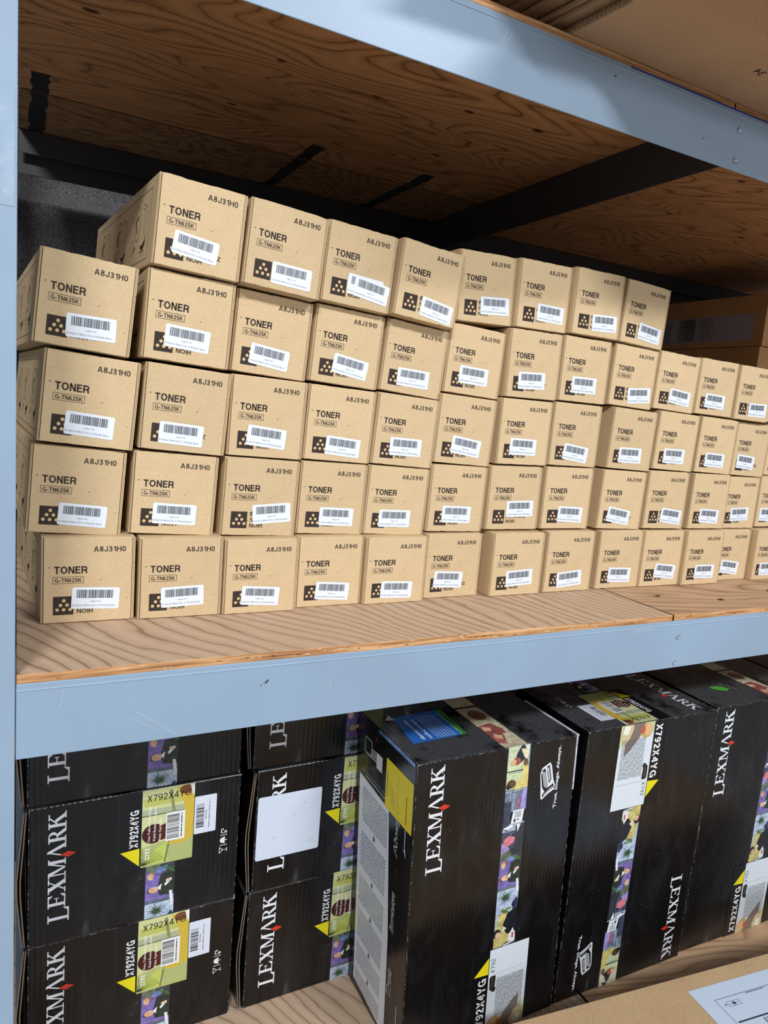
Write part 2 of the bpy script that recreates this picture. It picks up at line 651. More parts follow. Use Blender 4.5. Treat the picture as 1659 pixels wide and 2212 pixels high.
fl = link('floor', mesh_from('floor', [(-3, -6, -1.08), (5, -6, -1.08), (5, 1.2, -1.08), (-3, 1.2, -1.08)], [(0, 1, 2, 3)], M['floor']))
props(fl, kind='structure')

# wall lining behind the rack, with horizontal ribs
vs, fs = [], []
prof = []
z = -1.08
while z < 1.7:
    for dz, dy in ((0.0, 0.0), (0.055, -0.008), (0.085, -0.034), (0.115, -0.034), (0.14, -0.004)):
        prof.append((z + dz, 0.93 + dy))
    z += 0.165
for (zz, yy) in prof:
    vs += [(-1.2, yy, zz), (4.0, yy, zz)]
for i in range(len(prof) - 1):
    fs.append((2 * i, 2 * i + 1, 2 * i + 3, 2 * i + 2))
wb = link('wall_back', mesh_from('wall_back', vs, fs, M['wall'], True))
props(wb, kind='structure')

# ---------------------------------------------------------------- steel rack
rack = empty('storage_rack', (0, 0, -1.08))
props(rack, 'blue-grey painted steel storage rack holding the plywood shelves', 'shelving')
RZ = 1.08


def rackpart(name, boxes, mat, bevel=0.0008, label=None, parent=None):
    o = link(name, boxes_mesh(name, [(a, b, c, d, e + RZ, f + RZ) for (a, b, c, d, e, f) in boxes], mat, bevel), parent or rack)
    if label:
        o['label'] = label
    return o


# posts: folded angle sections
front_post = rackpart('post', [(0.0, 0.0765, YB - 0.0025, YB, -1.08, 1.6), (0.0, 0.0025, YB, YB + 0.045, -1.08, 1.6)], M['steel'], 0.001)
rackpart('post', [(-0.02, 0.05, Y_BACK, Y_BACK + 0.0025, -1.08, 1.6), (-0.02, -0.0175, Y_BACK - 0.045, Y_BACK, -1.08, 1.6)], M['steel'])
# rolled bright nick and wrinkled film on the front post
vs, fs = [], []
random.seed(5)
nx, nz = 8, 22
for j in range(nz + 1):
    for i in range(nx + 1):
        e = min(i, nx - i, 3) / 3.0 * min(j, nz - j, 3) / 3.0
        vs.append((0.028 + 0.046 * i / nx, YB - 0.0029 - e * random.uniform(0.0002, 0.0020), RZ + 0.455 + 0.10 * j / nz))
for j in range(nz):
    for i in range(nx):
        a = j * (nx + 1) + i
        fs.append((a, a + 1, a + nx + 2, a + nx + 1))
film = link('film_patch', mesh_from('film_patch', vs, fs, M['film'], True), rack)
film['label'] = 'wrinkled shiny film stuck on the post'
# slot holes in the post
for zz in (-0.405, -0.485, -0.325):
    vs = [(0.0635 + 0.004 * math.cos(a * math.pi / 8), YB - 0.0028, RZ + zz + 0.006 * math.sin(a * math.pi / 8)) for a in range(16)]
    if zz == -0.405:
        h = link('slot_hole', mesh_from('slot_hole', [(v[0] - 0.003, v[1], v[2]) for v in vs], [tuple(range(16))], M['dark']), rack)


def beam(zt, y, sgn, mat, name):
    """thin folded front beam with an inner ledge for the plywood; sgn=+1: ledge runs towards +y"""
    z1 = zt - 0.0095
    z0 = zt - 0.0921
    o = y
    yy = sorted((o, o + sgn * 0.0022))
    led = sorted((o, o + sgn * 0.028))
    lip = sorted((o + sgn * 0.026, o + sgn * 0.028))
    return rackpart(name, [(0.0772, X_END, yy[0], yy[1], z0, z1),
                           (0.0772, X_END, led[0], led[1], zt - 0.0185, zt - 0.0165),
                           (0.0772, X_END, lip[0], lip[1], zt - 0.060, zt - 0.0165)], mat, 0.0009)


for k in ('lower', 'middle', 'upper'):
    b = beam(ZT[k], YB, 1, M['steel'], 'front_beam')
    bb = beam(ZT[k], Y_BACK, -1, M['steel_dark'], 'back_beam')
    rackpart('beam_edge', [(0.0772, X_END, YB - 0.0009, YB + 0.0016, ZT[k] - 0.0178, ZT[k] - 0.0154)], M['steel_bead'], 0.0009)
    xr = {'lower': 1.062, 'middle': 1.060, 'upper': 1.026}[k]
    # centre tie under the shelf: vertical web, coloured dark grey
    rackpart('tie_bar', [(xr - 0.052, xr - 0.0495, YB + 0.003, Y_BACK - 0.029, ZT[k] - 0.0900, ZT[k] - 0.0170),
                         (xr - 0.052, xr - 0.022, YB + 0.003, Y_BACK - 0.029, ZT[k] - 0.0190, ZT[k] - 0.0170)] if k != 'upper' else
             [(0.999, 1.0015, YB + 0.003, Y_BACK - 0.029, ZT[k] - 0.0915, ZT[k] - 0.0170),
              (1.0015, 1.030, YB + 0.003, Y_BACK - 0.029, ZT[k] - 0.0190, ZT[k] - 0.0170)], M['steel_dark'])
    for dz in ((-0.0379, -0.0833) if k != 'upper' else (-0.037, -0.0785)):
        # rivet: dished ring
        cx, cz = xr, ZT[k] + dz + RZ
        vs, fs = [], []
        for r, yy in ((0.0046, 0.0), (0.0044, -0.0014), (0.0030, -0.0018), (0.0022, -0.0006), (0.0005, -0.0006)):
            for a in range(20):
                vs.append((cx + r * math.cos(a * math.pi / 10), YB + yy, cz + r * math.sin(a * math.pi / 10)))
        for q in range(4):
            for a in range(20):
                fs.append((q * 20 + a, q * 20 + (a + 1) % 20, q * 20 + 20 + (a + 1) % 20, q * 20 + 20 + a))
        link('rivet', mesh_from('rivet', vs, fs, M['rivet'], True), rack)

# blue marker line and scuffs along the beams
def rack_ink():
    return Ink((0, YB, RZ), (1, 0, 0), (0, 0, 1), (0, -1, 0), 0.0002)


ink = rack_ink()
ink.rect(0.80, ZT['upper'] - 0.0112, 1.6, ZT['upper'] - 0.0092, (38, 66, 150))
link('marker_line', ink.mesh('marker_line', M['ink']), rack)['label'] = 'blue marker line along the upper beam'
random.seed(11)
for (cx, cz, n, L, ang) in ((0.60, 0.745, 5, 0.02, 1.2), (0.49, 0.735, 2, 0.014, 0.5), (0.785, 0.762, 6, 0.012, 1.5), (0.83, 0.757, 2, 0.03, -0.5),
                            (1.02, 0.728, 6, 0.010, 1.5), (0.96, 0.715, 2, 0.006, 0.4), (1.09, 0.74, 3, 0.012, 1.0),
                            (0.125, -0.040, 2, 0.022, 1.5), (0.20, -0.058, 2, 0.055, -0.55), (0.42, -0.018, 3, 0.03, 0.1), (0.95, -0.022, 4, 0.05, 0.02),
                            (1.10, -0.028, 2, 0.04, 0.05), (1.27, -0.08, 9, 0.012, 1.3), (0.43, -0.05, 1, 0.02, 1.5), (0.72, -0.03, 1, 0.02, 0.8)):
    ink = rack_ink()
    for q in range(n):
        a = ang + random.uniform(-0.12, 0.12)
        x = cx + random.uniform(-0.012, 0.012)
        zz = cz + random.uniform(-0.004, 0.004)
        l = L * random.uniform(0.4, 1.0)
        ink.line((x, zz), (x + l * math.cos(a), zz + l * math.sin(a)), random.uniform(0.0002, 0.0005), (192, 206, 220))
    link('scratch', ink.mesh('scratch', M['ink']), rack)['label'] = 'pale scratch in the beam paint'
for (cx, cz, s) in ((0.345, -0.036, 0.0030), (0.338, -0.040, 0.0012), (0.775, 0.757, 0.0022), (0.955, 0.722, 0.0016), (1.024, 0.752, 0.0022)):
    ink = rack_ink()
    ink.poly([(cx - s, cz - s), (cx + s * 0.2, cz - s * 0.6), (cx + s * 1.2, cz + s), (cx, cz + s * 0.5), (cx - s * 0.6, cz + s * 0.2)], (70, 82, 92))
    link('paint_nick', ink.mesh('paint_nick', M['ink']), rack)['label'] = 'dark nick in the beam paint'

# ---------------------------------------------------------------- plywood decks
def stripes(deck, x0, y0, t, ya, yb, n, extra):
    """black sprayed stripes across the underside"""
    for cx in (0.108, 0.573, 0.815):
        random.seed(int(cx * 1000) + extra)
        i2 = Ink((-x0, -y0, -t), (1, 0, 0), (0, 1, 0), (0, 0, -1), 0.0004)
        pts = [(cx - 0.013 + random.uniform(-0.003, 0.003), ya + (yb - ya) * q / n) for q in range(n + 1)]
        pts += [(cx + 0.013 + random.uniform(-0.003, 0.003), ya + (yb - ya) * q / n) for q in range(n, -1, -1)]
        i2.poly(pts, (18, 16, 14))
        link('paint_stripe', i2.mesh('paint_stripe', M['blackpaint']), deck)['label'] = 'black sprayed stripe across the board'


DECKS = [
    # name x0 x1 y0 y1 shelf mat label
    (0.0774, 1.0425, YB + 0.002, 0.698, 'middle', 'wood_top', 'worn plywood sheet carrying the left part of the middle shelf'),
    (1.0462, X_END, YB + 0.002, 0.698, 'middle', 'wood_top2', 'knotty plywood sheet right of the seam on the middle shelf'),
    (0.0774, 1.0425, YB + 0.002, 0.698, 'lower', 'wood_top', 'plywood sheet under the stacked black cartons on the lower shelf'),
    (1.0475, X_END, YB + 0.002, 0.698, 'lower', 'wood_top2', 'plywood sheet right of the seam on the lower shelf'),
    (0.0774, 1.0125, YB + 0.002, 0.458, 'upper', 'wood_under', 'orange-brown plywood sheet seen from below, left of the dark tie bar'),
    (0.0774, 1.0125, 0.4625, 0.698, 'upper', 'wood_rough', 'rough dark board at the back of the upper shelf underside'),
    (1.0150, X_END, YB + 0.002, 0.345, 'upper', 'wood_under2', 'plywood sheet seen from below, right of the dark tie bar'),
    (1.0150, X_END, 0.3465, 0.698, 'upper', 'wood_under', 'rear plywood sheet right of the tie bar on the upper shelf'),
]
for (x0, x1, y0, y1, lev, mat, lab) in DECKS:
    zt = ZT[lev]
    t = 0.0162
    me = boxes_mesh('plywood_deck', [(0, x1 - x0, 0, y1 - y0, -t, 0)], M[mat], 0.0006)
    me.materials.append(M['ply_edge'])
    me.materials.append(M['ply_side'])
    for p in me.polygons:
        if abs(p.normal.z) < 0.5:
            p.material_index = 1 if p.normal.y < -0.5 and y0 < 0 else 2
    o = link('plywood_deck', me)
    o.location = (x0, y0, zt)
    props(o, lab, 'plywood board', 'plywood boards on the rack')
    if lev == 'middle':
        # chipped pale veneer flecks along the visible edge
        ink = Ink((0, 0, 0), (1, 0, 0), (0, 0, 1), (0, -1, 0), 0.0004)
        random.seed(int(x0 * 100))
        for q in range(46):
            x = random.uniform(0.01, min(x1 - x0, 0.95))
            zz = random.uniform(-0.0075, -0.002)
            L = random.uniform(0.002, 0.009)
            c = random.choice(((238, 216, 184), (240, 226, 200), (120, 70, 36), (96, 56, 30)))
            hh = random.uniform(0.0003, 0.0008)
            ink.poly([(x, zz), (x + L, zz - hh * 0.3), (x + L * 1.1, zz + hh), (x + L * 0.3, zz + hh * 1.3)], c)
        link('edge_chips', ink.mesh('edge_chips', M['ink']), o)['label'] = 'pale and dark chips in the plywood edge'

    def knots(items, zz, nz, pname='knot', lab2='dark knot hole'):
        for (kx, ky, rx, ry, ra) in items:
            i2 = Ink((kx - x0, ky - y0, zz - zt), (1, 0, 0), (0, 1, 0), (0, 0, nz), 0.0003)
            i2.ell(0, 0, rx * 1.25, ry * 1.4, (104, 66, 40), 20, ra)
            i2.layer = 1
            i2.ell(0.001, 0.0006, rx * 1.1, ry * 1.15, (140, 92, 56), 20, ra)
            i2.layer = 2
            i2.ell(0, 0, rx * 0.85, ry * 0.6, (34, 20, 14), 20, ra)
            link(pname, i2.mesh(pname, M['ink']), o)['label'] = lab2
    if mat == 'wood_under' and x0 < 0.5:
        knots([(0.159, 0.121, 0.009, 0.004, 0), (0.4045, 0.095, 0.006, 0.003, 0), (0.565, 0.114, 0.007, 0.0025, 0.1), (0.705, 0.069, 0.008, 0.004, 0.1),
               (0.834, 0.0585, 0.010, 0.005, 0), (0.7645, 0.266, 0.009, 0.0035, 0.2), (0.386, 0.290, 0.007, 0.0025, 0)], zt - t, -1)
    if mat == 'wood_under2':
        knots([(1.27, 0.003, 0.008, 0.004, 0), (1.3377, 0.228, 0.007, 0.003, 0), (1.608, 0.248, 0.009, 0.003, 0)], zt - t, -1)
    if lev == 'middle' and x0 > 1:
        knots([(1.12, -0.07, 0.006, 0.003, 0.3), (1.235, -0.115, 0.008, 0.004, 0.4), (1.42, -0.085, 0.008, 0.003, 0.2)], zt, 1)
    if mat == 'wood_rough':
        stripes(o, x0, y0, t, 0.464, 0.697, 12, 0)
    if mat == 'wood_under' and x0 < 0.5:
        stripes(o, x0, y0, t, 0.372, 0.457, 6, 1)

# ---------------------------------------------------------------- kraft toner cartons
# row, column, x, y, yaw, z, height, width, roll, shear, sticker u, v, tilt
BOXES = [
(5, 1, 0.2212, -0.0151, -0.08, 0.4497, 0.1096, 0.1079, 3.81, 0.0066, 0.0234, 0.0461, -4.9),
(5, 2, 0.3338, -0.0145, 0.6, 0.4441, 0.1097, 0.1076, 4.33, 0.0088, 0.037, 0.0362, -0.1),
(5, 3, 0.4471, -0.0039, 0.6, 0.4396, 0.1098, 0.107, 3.6, 0.0157, 0.0492, 0.0436, -6.3),
(5, 4, 0.5597, -0.0066, 0.6, 0.4352, 0.1104, 0.1076, 5.14, 0.0036, 0.0449, 0.036, -5.7),
(5, 5, 0.6816, 0.0138, 0.6, 0.4425, 0.1088, 0.1072, -1.69, 0.009, 0.0428, 0.0411, 2.3),
(5, 6, 0.79, 0.0064, 0.6, 0.4462, 0.1089, 0.1078, -0.4, 0.0, 0.0416, 0.042, -1.6),
(5, 7, 0.8989, -0.0029, 0.21, 0.4485, 0.1092, 0.1078, 0.24, 0.0132, 0.043, 0.0365, 2.7),
(5, 8, 1.0108, -0.001, 0.6, 0.448, 0.1089, 0.1079, 2.69, -0.0025, 0.0434, 0.0395, -4.8),
(4, 1, 0.0918, -0.0084, 0.48, 0.3428, 0.11, 0.108, 4.7, 0.0106, 0.0332, 0.0402, 2.5),
(4, 2, 0.214, -0.0053, -0.38, 0.3371, 0.1113, 0.1092, 3.13, 0.0007, 0.0259, 0.0466, -2.1),
(4, 3, 0.3296, 0.0105, 0.6, 0.3323, 0.1101, 0.1083, 3.31, 0.0044, 0.0263, 0.042, -5.1),
(4, 4, 0.4434, 0.0109, 0.6, 0.3293, 0.109, 0.1082, 3.21, 0.0034, 0.0353, 0.0447, -6.6),
(4, 5, 0.5578, 0.0163, 0.37, 0.3262, 0.1078, 0.1083, 4.54, 0.0056, 0.0273, 0.0385, 1.2),
(4, 6, 0.6704, 0.0165, 0.38, 0.3323, 0.109, 0.1077, 2.87, 0.0182, 0.0261, 0.0454, -0.2),
(4, 7, 0.7854, 0.0075, 0.07, 0.3336, 0.1116, 0.1078, -0.36, 0.0076, 0.0227, 0.0425, 2.2),
(4, 8, 0.8944, 0.0046, 0.6, 0.3362, 0.111, 0.1079, 0.29, 0.0101, 0.0261, 0.0432, 0.7),
(4, 9, 1.0097, 0.0061, -0.22, 0.3379, 0.1093, 0.108, 1.92, 0.0099, 0.0437, 0.0338, 6.2),
(4, 10, 1.1222, 0.0064, -0.6, 0.3394, 0.1075, 0.1082, 2.37, 0.0012, 0.0396, 0.0423, -3.6),
(4, 11, 1.234, 0.005, -0.6, 0.3373, 0.1078, 0.1081, 1.09, 0.0167, 0.0253, 0.0416, -1.2),
(4, 12, 1.3444, 0.0005, 0.6, 0.3341, 0.1083, 0.1079, 1.13, 0.0058, 0.042, 0.0356, 1.7),
(4, 13, 1.478, 0.0250, 0.0, 0.3352, 0.109, 0.108, 0.6, 0.0, 0.035, 0.0405, -2.0),
(3, 1, 0.0983, -0.0, -0.6, 0.2265, 0.1128, 0.1091, 4.18, 0.0041, 0.0285, 0.0413, -1.7),
(3, 2, 0.2148, -0.0007, -0.6, 0.2231, 0.1116, 0.1093, 3.28, -0.0036, 0.023, 0.0383, -1.2),
(3, 3, 0.3295, 0.0049, -0.23, 0.2186, 0.111, 0.108, 1.68, 0.004, 0.0271, 0.0446, -4.0),
(3, 4, 0.4428, 0.0136, 0.6, 0.2168, 0.11, 0.1078, 2.22, -0.0011, 0.0343, 0.0381, -3.0),
(3, 5, 0.5518, 0.0107, 0.6, 0.2146, 0.1093, 0.1077, 2.86, -0.001, 0.0283, 0.0436, 0.9),
(3, 6, 0.6616, 0.0116, -0.58, 0.2205, 0.1107, 0.1082, 2.33, 0.0027, 0.0315, 0.0465, -5.8),
(3, 7, 0.7798, 0.0058, 0.6, 0.2225, 0.1105, 0.108, 0.06, 0.0075, 0.0249, 0.0451, -0.9),
(3, 8, 0.8904, 0.0064, -0.43, 0.2245, 0.1108, 0.108, 0.56, 0.0177, 0.0318, 0.0407, -6.4),
(3, 9, 1.0229, 0.0028, -0.6, 0.2246, 0.1119, 0.1081, 2.12, 0.0056, 0.0253, 0.0402, 1.5),
(3, 10, 1.1387, 0.0025, -0.6, 0.2268, 0.1113, 0.1081, 1.96, 0.0008, 0.0248, 0.0412, 1.0),
(3, 11, 1.255, 0.0029, -0.36, 0.2244, 0.111, 0.108, 1.69, -0.014, 0.0265, 0.041, -0.8),
(3, 12, 1.3766, 0.0126, 0.6, 0.2206, 0.111, 0.1077, 1.61, -0.0112, 0.0152, 0.0445, -2.9),
(3, 13, 1.4955, 0.0215, 0.2, 0.2228, 0.111, 0.108, 1.2, 0.0, 0.0245, 0.0425, 1.0),
(2, 1, 0.087, 0.006, -0.6, 0.1137, 0.1105, 0.1091, 3.22, 0.0013, 0.0347, 0.0398, -2.1),
(2, 2, 0.206, 0.0034, -0.6, 0.1118, 0.1094, 0.1091, 2.36, 0.0027, 0.0281, 0.0424, -1.2),
(2, 3, 0.3251, 0.002, 0.6, 0.108, 0.11, 0.108, 1.71, 0.0061, 0.0423, 0.044, 5.8),
(2, 4, 0.4386, 0.011, 0.6, 0.1071, 0.1085, 0.1072, 1.55, -0.0013, 0.0346, 0.0413, -0.9),
(2, 5, 0.547, 0.0103, 0.6, 0.1058, 0.1082, 0.1075, 2.19, -0.0103, 0.0245, 0.0396, 0.8),
(2, 6, 0.658, 0.0076, 0.54, 0.1091, 0.1099, 0.1078, 0.96, -0.0046, 0.0269, 0.0433, -0.8),
(2, 7, 0.7728, 0.007, -0.6, 0.1111, 0.1101, 0.1082, -0.18, -0.0063, 0.0393, 0.0496, 1.5),
(2, 8, 0.8875, 0.0043, -0.6, 0.1125, 0.1106, 0.1082, 0.03, -0.0101, 0.0365, 0.0414, -2.4),
(2, 9, 1.0156, 0.0011, -0.6, 0.1127, 0.1104, 0.1084, 1.33, 0.001, 0.0244, 0.0429, -7.8),
(2, 10, 1.1313, -0.0008, -0.6, 0.1124, 0.1126, 0.1082, 0.7, 0.0034, 0.0453, 0.042, -5.5),
(2, 11, 1.2549, -0.0009, -0.6, 0.1113, 0.1118, 0.1081, 0.39, -0.0111, 0.0309, 0.0416, -2.8),
(2, 12, 1.3644, 0.0093, -0.3, 0.1094, 0.1095, 0.108, 0.29, -0.009, 0.0279, 0.0428, 2.6),
(2, 13, 1.4766, 0.0093, -0.04, 0.1115, 0.1109, 0.108, -0.3, -0.0059, 0.0118, 0.0418, -1.4),
(1, 1, 0.1045, -0.0089, -0.6, 0.0002, 0.1114, 0.1089, 0.0, 0.0236, 0.0349, 0.0465, -2.5),
(1, 2, 0.2185, -0.0137, -0.6, 0.0001, 0.1098, 0.108, 0.0, -0.0002, 0.0275, 0.042, 2.3),
(1, 3, 0.3292, -0.0169, 0.51, -0.0002, 0.1075, 0.1062, 0.0, 0.0122, 0.0261, 0.0407, -4.5),
(1, 4, 0.4387, -0.0056, 0.6, -0.0002, 0.107, 0.1053, 0.0, 0.0072, 0.0314, 0.0389, -4.3),
(1, 5, 0.5464, -0.0114, 0.6, -0.0002, 0.1063, 0.1069, 0.0, -0.0073, 0.0294, 0.0364, -2.4),
(1, 6, 0.6581, 0.0002, 0.6, 0.0, 0.1081, 0.1073, 0.0, -0.011, 0.0195, 0.0458, -3.2),
(1, 7, 0.7817, -0.0104, -0.08, 0.0001, 0.1099, 0.1082, -0.0, -0.0214, 0.0315, 0.0433, 2.9),
(1, 8, 0.8997, -0.0073, -0.6, 0.0001, 0.1114, 0.1085, -0.0, -0.0214, 0.0283, 0.0354, 5.0),
(1, 9, 1.0235, -0.0059, -0.6, 0.0001, 0.1114, 0.1083, -0.0, -0.0183, 0.0299, 0.0409, -2.0),
(1, 10, 1.133, -0.0089, -0.6, 0.0001, 0.1107, 0.1076, 0.0, -0.026, 0.0393, 0.0465, -5.7),
(1, 11, 1.2437, -0.0152, -0.6, -0.0, 0.1105, 0.1081, -0.0, -0.0089, 0.0341, 0.0413, -0.9),
(1, 12, 1.353, 0.0026, -0.46, -0.0, 0.1092, 0.108, 0.0, 0.0001, 0.0272, 0.0452, -7.5),
(1, 13, 1.4649, -0.0098, -0.0, 0.0, 0.1103, 0.108, -0.0, -0.0036, 0.0239, 0.0379, -0.1),
]


TW, TH, TL = 0.108, 0.109, 0.43
DARK = (62, 52, 46)


def toner_face_ink():
    k = Ink((0, -0.0016, 0), (1, 0, 0), (0, 0, 1), (0, -1, 0), 0.0002)
    W, H = TW, TH
    k.bold('A8J31H0', 0.545 * W, 0.825 * H, 0.352 * W, 0.062 * H, DARK, t=0.155)
    k.bold('TONER', 0.128 * W, 0.577 * H, 0.352 * W, 0.084 * H, DARK, t=0.19)
    k.frame(0.115 * W, 0.462 * H, 0.442 * W, 0.542 * H, 0.0005, DARK)
    k.bold('G-TN625K', 0.138 * W, 0.478 * H, 0.282 * W, 0.047 * H, DARK, t=0.17)
    k.bold('BLACK', 0.375 * W, 0.262 * H, 0.22 * W, 0.048 * H, DARK)
    k.bold('SCHWARZ', 0.375 * W, 0.188 * H, 0.385 * W, 0.048 * H, DARK)
    k.bold('NOIR', 0.375 * W, 0.112 * H, 0.175 * W, 0.050 * H, DARK)
    return k


def toner_square_ink():
    k = Ink((0, -0.0016, 0), (1, 0, 0), (0, 0, 1), (0, -1, 0), 0.0002)
    W, H = TW, TH
    u0, v0, u1, v1 = 0.122 * W, 0.100 * H, 0.338 * W, 0.314 * H
    k.rrect(u0, v0, u1, v1, 0.0008, (58, 48, 44))
    k.layer = 1
    for (a, b) in ((0.52, 0.77), (0.36, 0.53), (0.68, 0.53), (0.20, 0.28), (0.52, 0.28), (0.84, 0.28)):
        k.ell(u0 + a * (u1 - u0), v0 + b * (v1 - v0), 0.0021, 0.0021, (214, 184, 136), 14)
    return k


SW, SH = 0.0562, 0.0275


def sticker_ink():
    k = Ink((0, 0, 0), (1, 0, 0), (0, 0, 1), (0, -1, 0), 0.0)
    k.rrect(0, -SH, SW, 0, 0.0022, (226, 232, 242))
    return k


def bars(k, u0, u1, v0, v1, seed, col, n=46, vertical=False):
    random.seed(seed)
    k.flat = True
    x = 0.0
    ws = []
    for i in range(n):
        ws.append((random.choice((1, 1, 2, 3)), random.choice((1, 1, 2, 2))))
    tot = sum(a + b for a, b in ws)
    for a, b in ws:
        if vertical:
            k.rect(u0, v0 + (v1 - v0) * x / tot, u1, v0 + (v1 - v0) * (x + a) / tot, col)
        else:
            k.rect(u0 + (u1 - u0) * x / tot, v0, u0 + (u1 - u0) * (x + a) / tot, v1, col)
        x += a + b
    k.flat = False


def barcode_ink():
    k = Ink((0, 0, 0), (1, 0, 0), (0, 0, 1), (0, -1, 0), 0.00015)
    bars(k, 0.10 * SW, 0.87 * SW, -0.50 * SH, -0.12 * SH, 3, (40, 48, 58), 34)
    k.text('A8J31H0', 0.385 * SW, -0.70 * SH, 0.22 * SW, 0.075 * SH, (96, 104, 116))
    k.text('KONICA MINOLTA G-TN625K Black', 0.02 * SW, -0.885 * SH, 0.90 * SW, 0.085 * SH, (96, 104, 116), res=1)
    return k


def side_ink():
    """outlined handling drawings on the left side of the carton (faces -x)"""
    k = Ink((-0.0004, 0, 0), (0, 1, 0), (0, 0, 1), (-1, 0, 0), 0.0003)
    c = (96, 78, 58)
    d = (50, 38, 30)

    def ring(cu, cv, ru, rv, t):
        for i in range(20):
            a, b = i * math.pi / 10, (i + 1) * math.pi / 10
            k.line((cu + ru * math.cos(a), cv + rv * math.sin(a)), (cu + ru * math.cos(b), cv + rv * math.sin(b)), t, c)
    k.frame(0.030, 0.010, 0.405, 0.096, 0.0006, c)
    for u0 in (0.0, 0.125, 0.250):
        # hooked bottle, crescent handle, rotation arrow and stand of each little drawing
        k.line((u0 + 0.050, 0.076), (u0 + 0.050, 0.030), 0.0006, c)
        k.line((u0 + 0.050, 0.076), (u0 + 0.074, 0.084), 0.0008, c)
        k.line((u0 + 0.056, 0.072), (u0 + 0.076, 0.079), 0.0006, c)
        k.line((u0 + 0.062, 0.070), (u0 + 0.062, 0.040), 0.0006, c)
        k.poly([(u0 + 0.046, 0.044), (u0 + 0.050, 0.036), (u0 + 0.062, 0.030), (u0 + 0.074, 0.031), (u0 + 0.072, 0.026), (u0 + 0.060, 0.024), (u0 + 0.050, 0.029)], d)
        for q in range(3):
            k.line((u0 + 0.052 + q * 0.009, 0.022), (u0 + 0.056 + q * 0.009, 0.016), 0.0007, c)
        k.line((u0 + 0.050, 0.0225), (u0 + 0.078, 0.0225), 0.0010, c)
        ring(u0 + 0.100, 0.062, 0.016, 0.022, 0.0010)
        k.poly([(u0 + 0.096, 0.074), (u0 + 0.112, 0.066), (u0 + 0.104, 0.050), (u0 + 0.101, 0.052), (u0 + 0.107, 0.065), (u0 + 0.097, 0.070)], c)
        k.poly([(u0 + 0.106, 0.034), (u0 + 0.110, 0.028), (u0 + 0.114, 0.026), (u0 + 0.110, 0.034)], d)
        ring(u0 + 0.122, 0.034, 0.006, 0.010, 0.0007)
        k.line((u0 + 0.132, 0.088), (u0 + 0.132, 0.040), 0.0005, c)
    return k


def toner_body(skew):
    """carton shell, slightly racked sideways so its long sides run 'skew' off square"""
    return boxes_mesh('carton_body', [(-0.0004, TW + 0.0004, 0.0035, TL, 0.0004, TH - 0.0004)], M['kraft'], 0.0011, 2, lambda x, y, z: (x + skew * y, y, z))


def flap_mesh(seed):
    """front flap: thin slab with a slightly crushed top edge"""
    random.seed(seed)
    n = 14
    xs = [0.0025 + (TW - 0.0060) * i / n for i in range(n + 1)]
    top = [TH - 0.0007 - max(0.0, random.gauss(0.0, 0.0004)) for _ in xs]
    d = seed % 3
    if d == 1:
        top[-1] -= 0.0012
        top[-2] -= 0.0006
    if d == 2:
        for i in range(4, 9):
            top[i] -= 0.0006
    bot = [0.0008 + max(0.0, random.gauss(0, 0.0003)) for _ in xs]
    vs, fs = [], []
    yf = -0.0016
    for i, x in enumerate(xs):
        vs += [(x, yf, bot[i] + 0.0006), (x, yf, top[i] - 0.0010), (x, yf + 0.0010, top[i]), (x, 0.0045, top[i]), (x, 0.0045, bot[i]), (x, yf + 0.0006, bot[i])]
    for i in range(n):
        a, b = i * 6, i * 6 + 6
        for q in range(6):
            r = (q + 1) % 6
            fs.append((a + q, a + r, b + r, b + q))
    fs.append(tuple(range(5, -1, -1)))
    fs.append(tuple(n * 6 + q for q in range(6)))
    me = mesh_from('front_flap', vs, fs, M['kraft'])
    bm = bmesh.new()
    bm.from_mesh(me)
    bmesh.ops.recalc_face_normals(bm, faces=bm.faces)
    bm.to_mesh(me)
    bm.free()
    return me


def edge_mesh(side):
    """raw corrugated board edge beside the front flap: two liners with the fluted core between"""
    x0, x1 = ((TW - 0.0026, TW + 0.0003) if side > 0 else (-0.0003, 0.0015))
    m = 0.35 * (x1 - x0)
    bx = [(x0, x0 + m, -0.0011, 0.005, 0.0012, TH - 0.0012), (x1 - m, x1, -0.0012, 0.005, 0.0015, TH - 0.0015), (x0 + m * 1.05, x1 - m * 1.05, -0.0006, 0.005, 0.0015, TH - 0.0015)]
    me = boxes_mesh('corrugated_edge', bx, M['kraft'])
    me.materials.append(M['flute'])
    for i, p in enumerate(me.polygons):
        if p.index >= 12:
            p.material_index = 1
    return me


bodies = [toner_body(0.0)]
flaps = [flap_mesh(s) for s in range(1, 7)]
edgeR, edgeL = edge_mesh(1), edge_mesh(-1)
face_me = toner_face_ink().mesh('printed_lettering', M['ink'])
square_me = toner_square_ink().mesh('toner_emblem', M['ink'])
st_me = sticker_ink().mesh('barcode_sticker', M['sticker'])
bc_me = barcode_ink().mesh('barcode', M['sticker'])
side_me = side_ink().mesh('side_drawings', M['ink'])

proto = {}
ROWS = {1: 'bottom row', 2: 'second row up', 3: 'middle row', 4: 'fourth row up', 5: 'top row'}
ORD = ['first', 'second', 'third', 'fourth', 'fifth', 'sixth', 'seventh', 'eighth', 'ninth', 'tenth', 'eleventh', 'twelfth', 'thirteenth', 'fourteenth']
first = None


def build_first_toner():
    b = link('toner_carton', bodies[0])
    parts = {}
    parts['front_flap'] = link('front_flap', flaps[0], b)
    parts['edge_r'] = link('corrugated_edge', edgeR, b)
    parts['edge_l'] = link('corrugated_edge', edgeL, b)
    parts['lettering'] = link('printed_lettering', face_me, b)
    parts['emblem'] = link('toner_emblem', square_me, b)
    parts['side'] = link('side_drawings', side_me, b)
    s = link('barcode_sticker', st_me, b)
    s['label'] = 'white barcode sticker with rounded corners'
    link('barcode', bc_me, s)
    return b


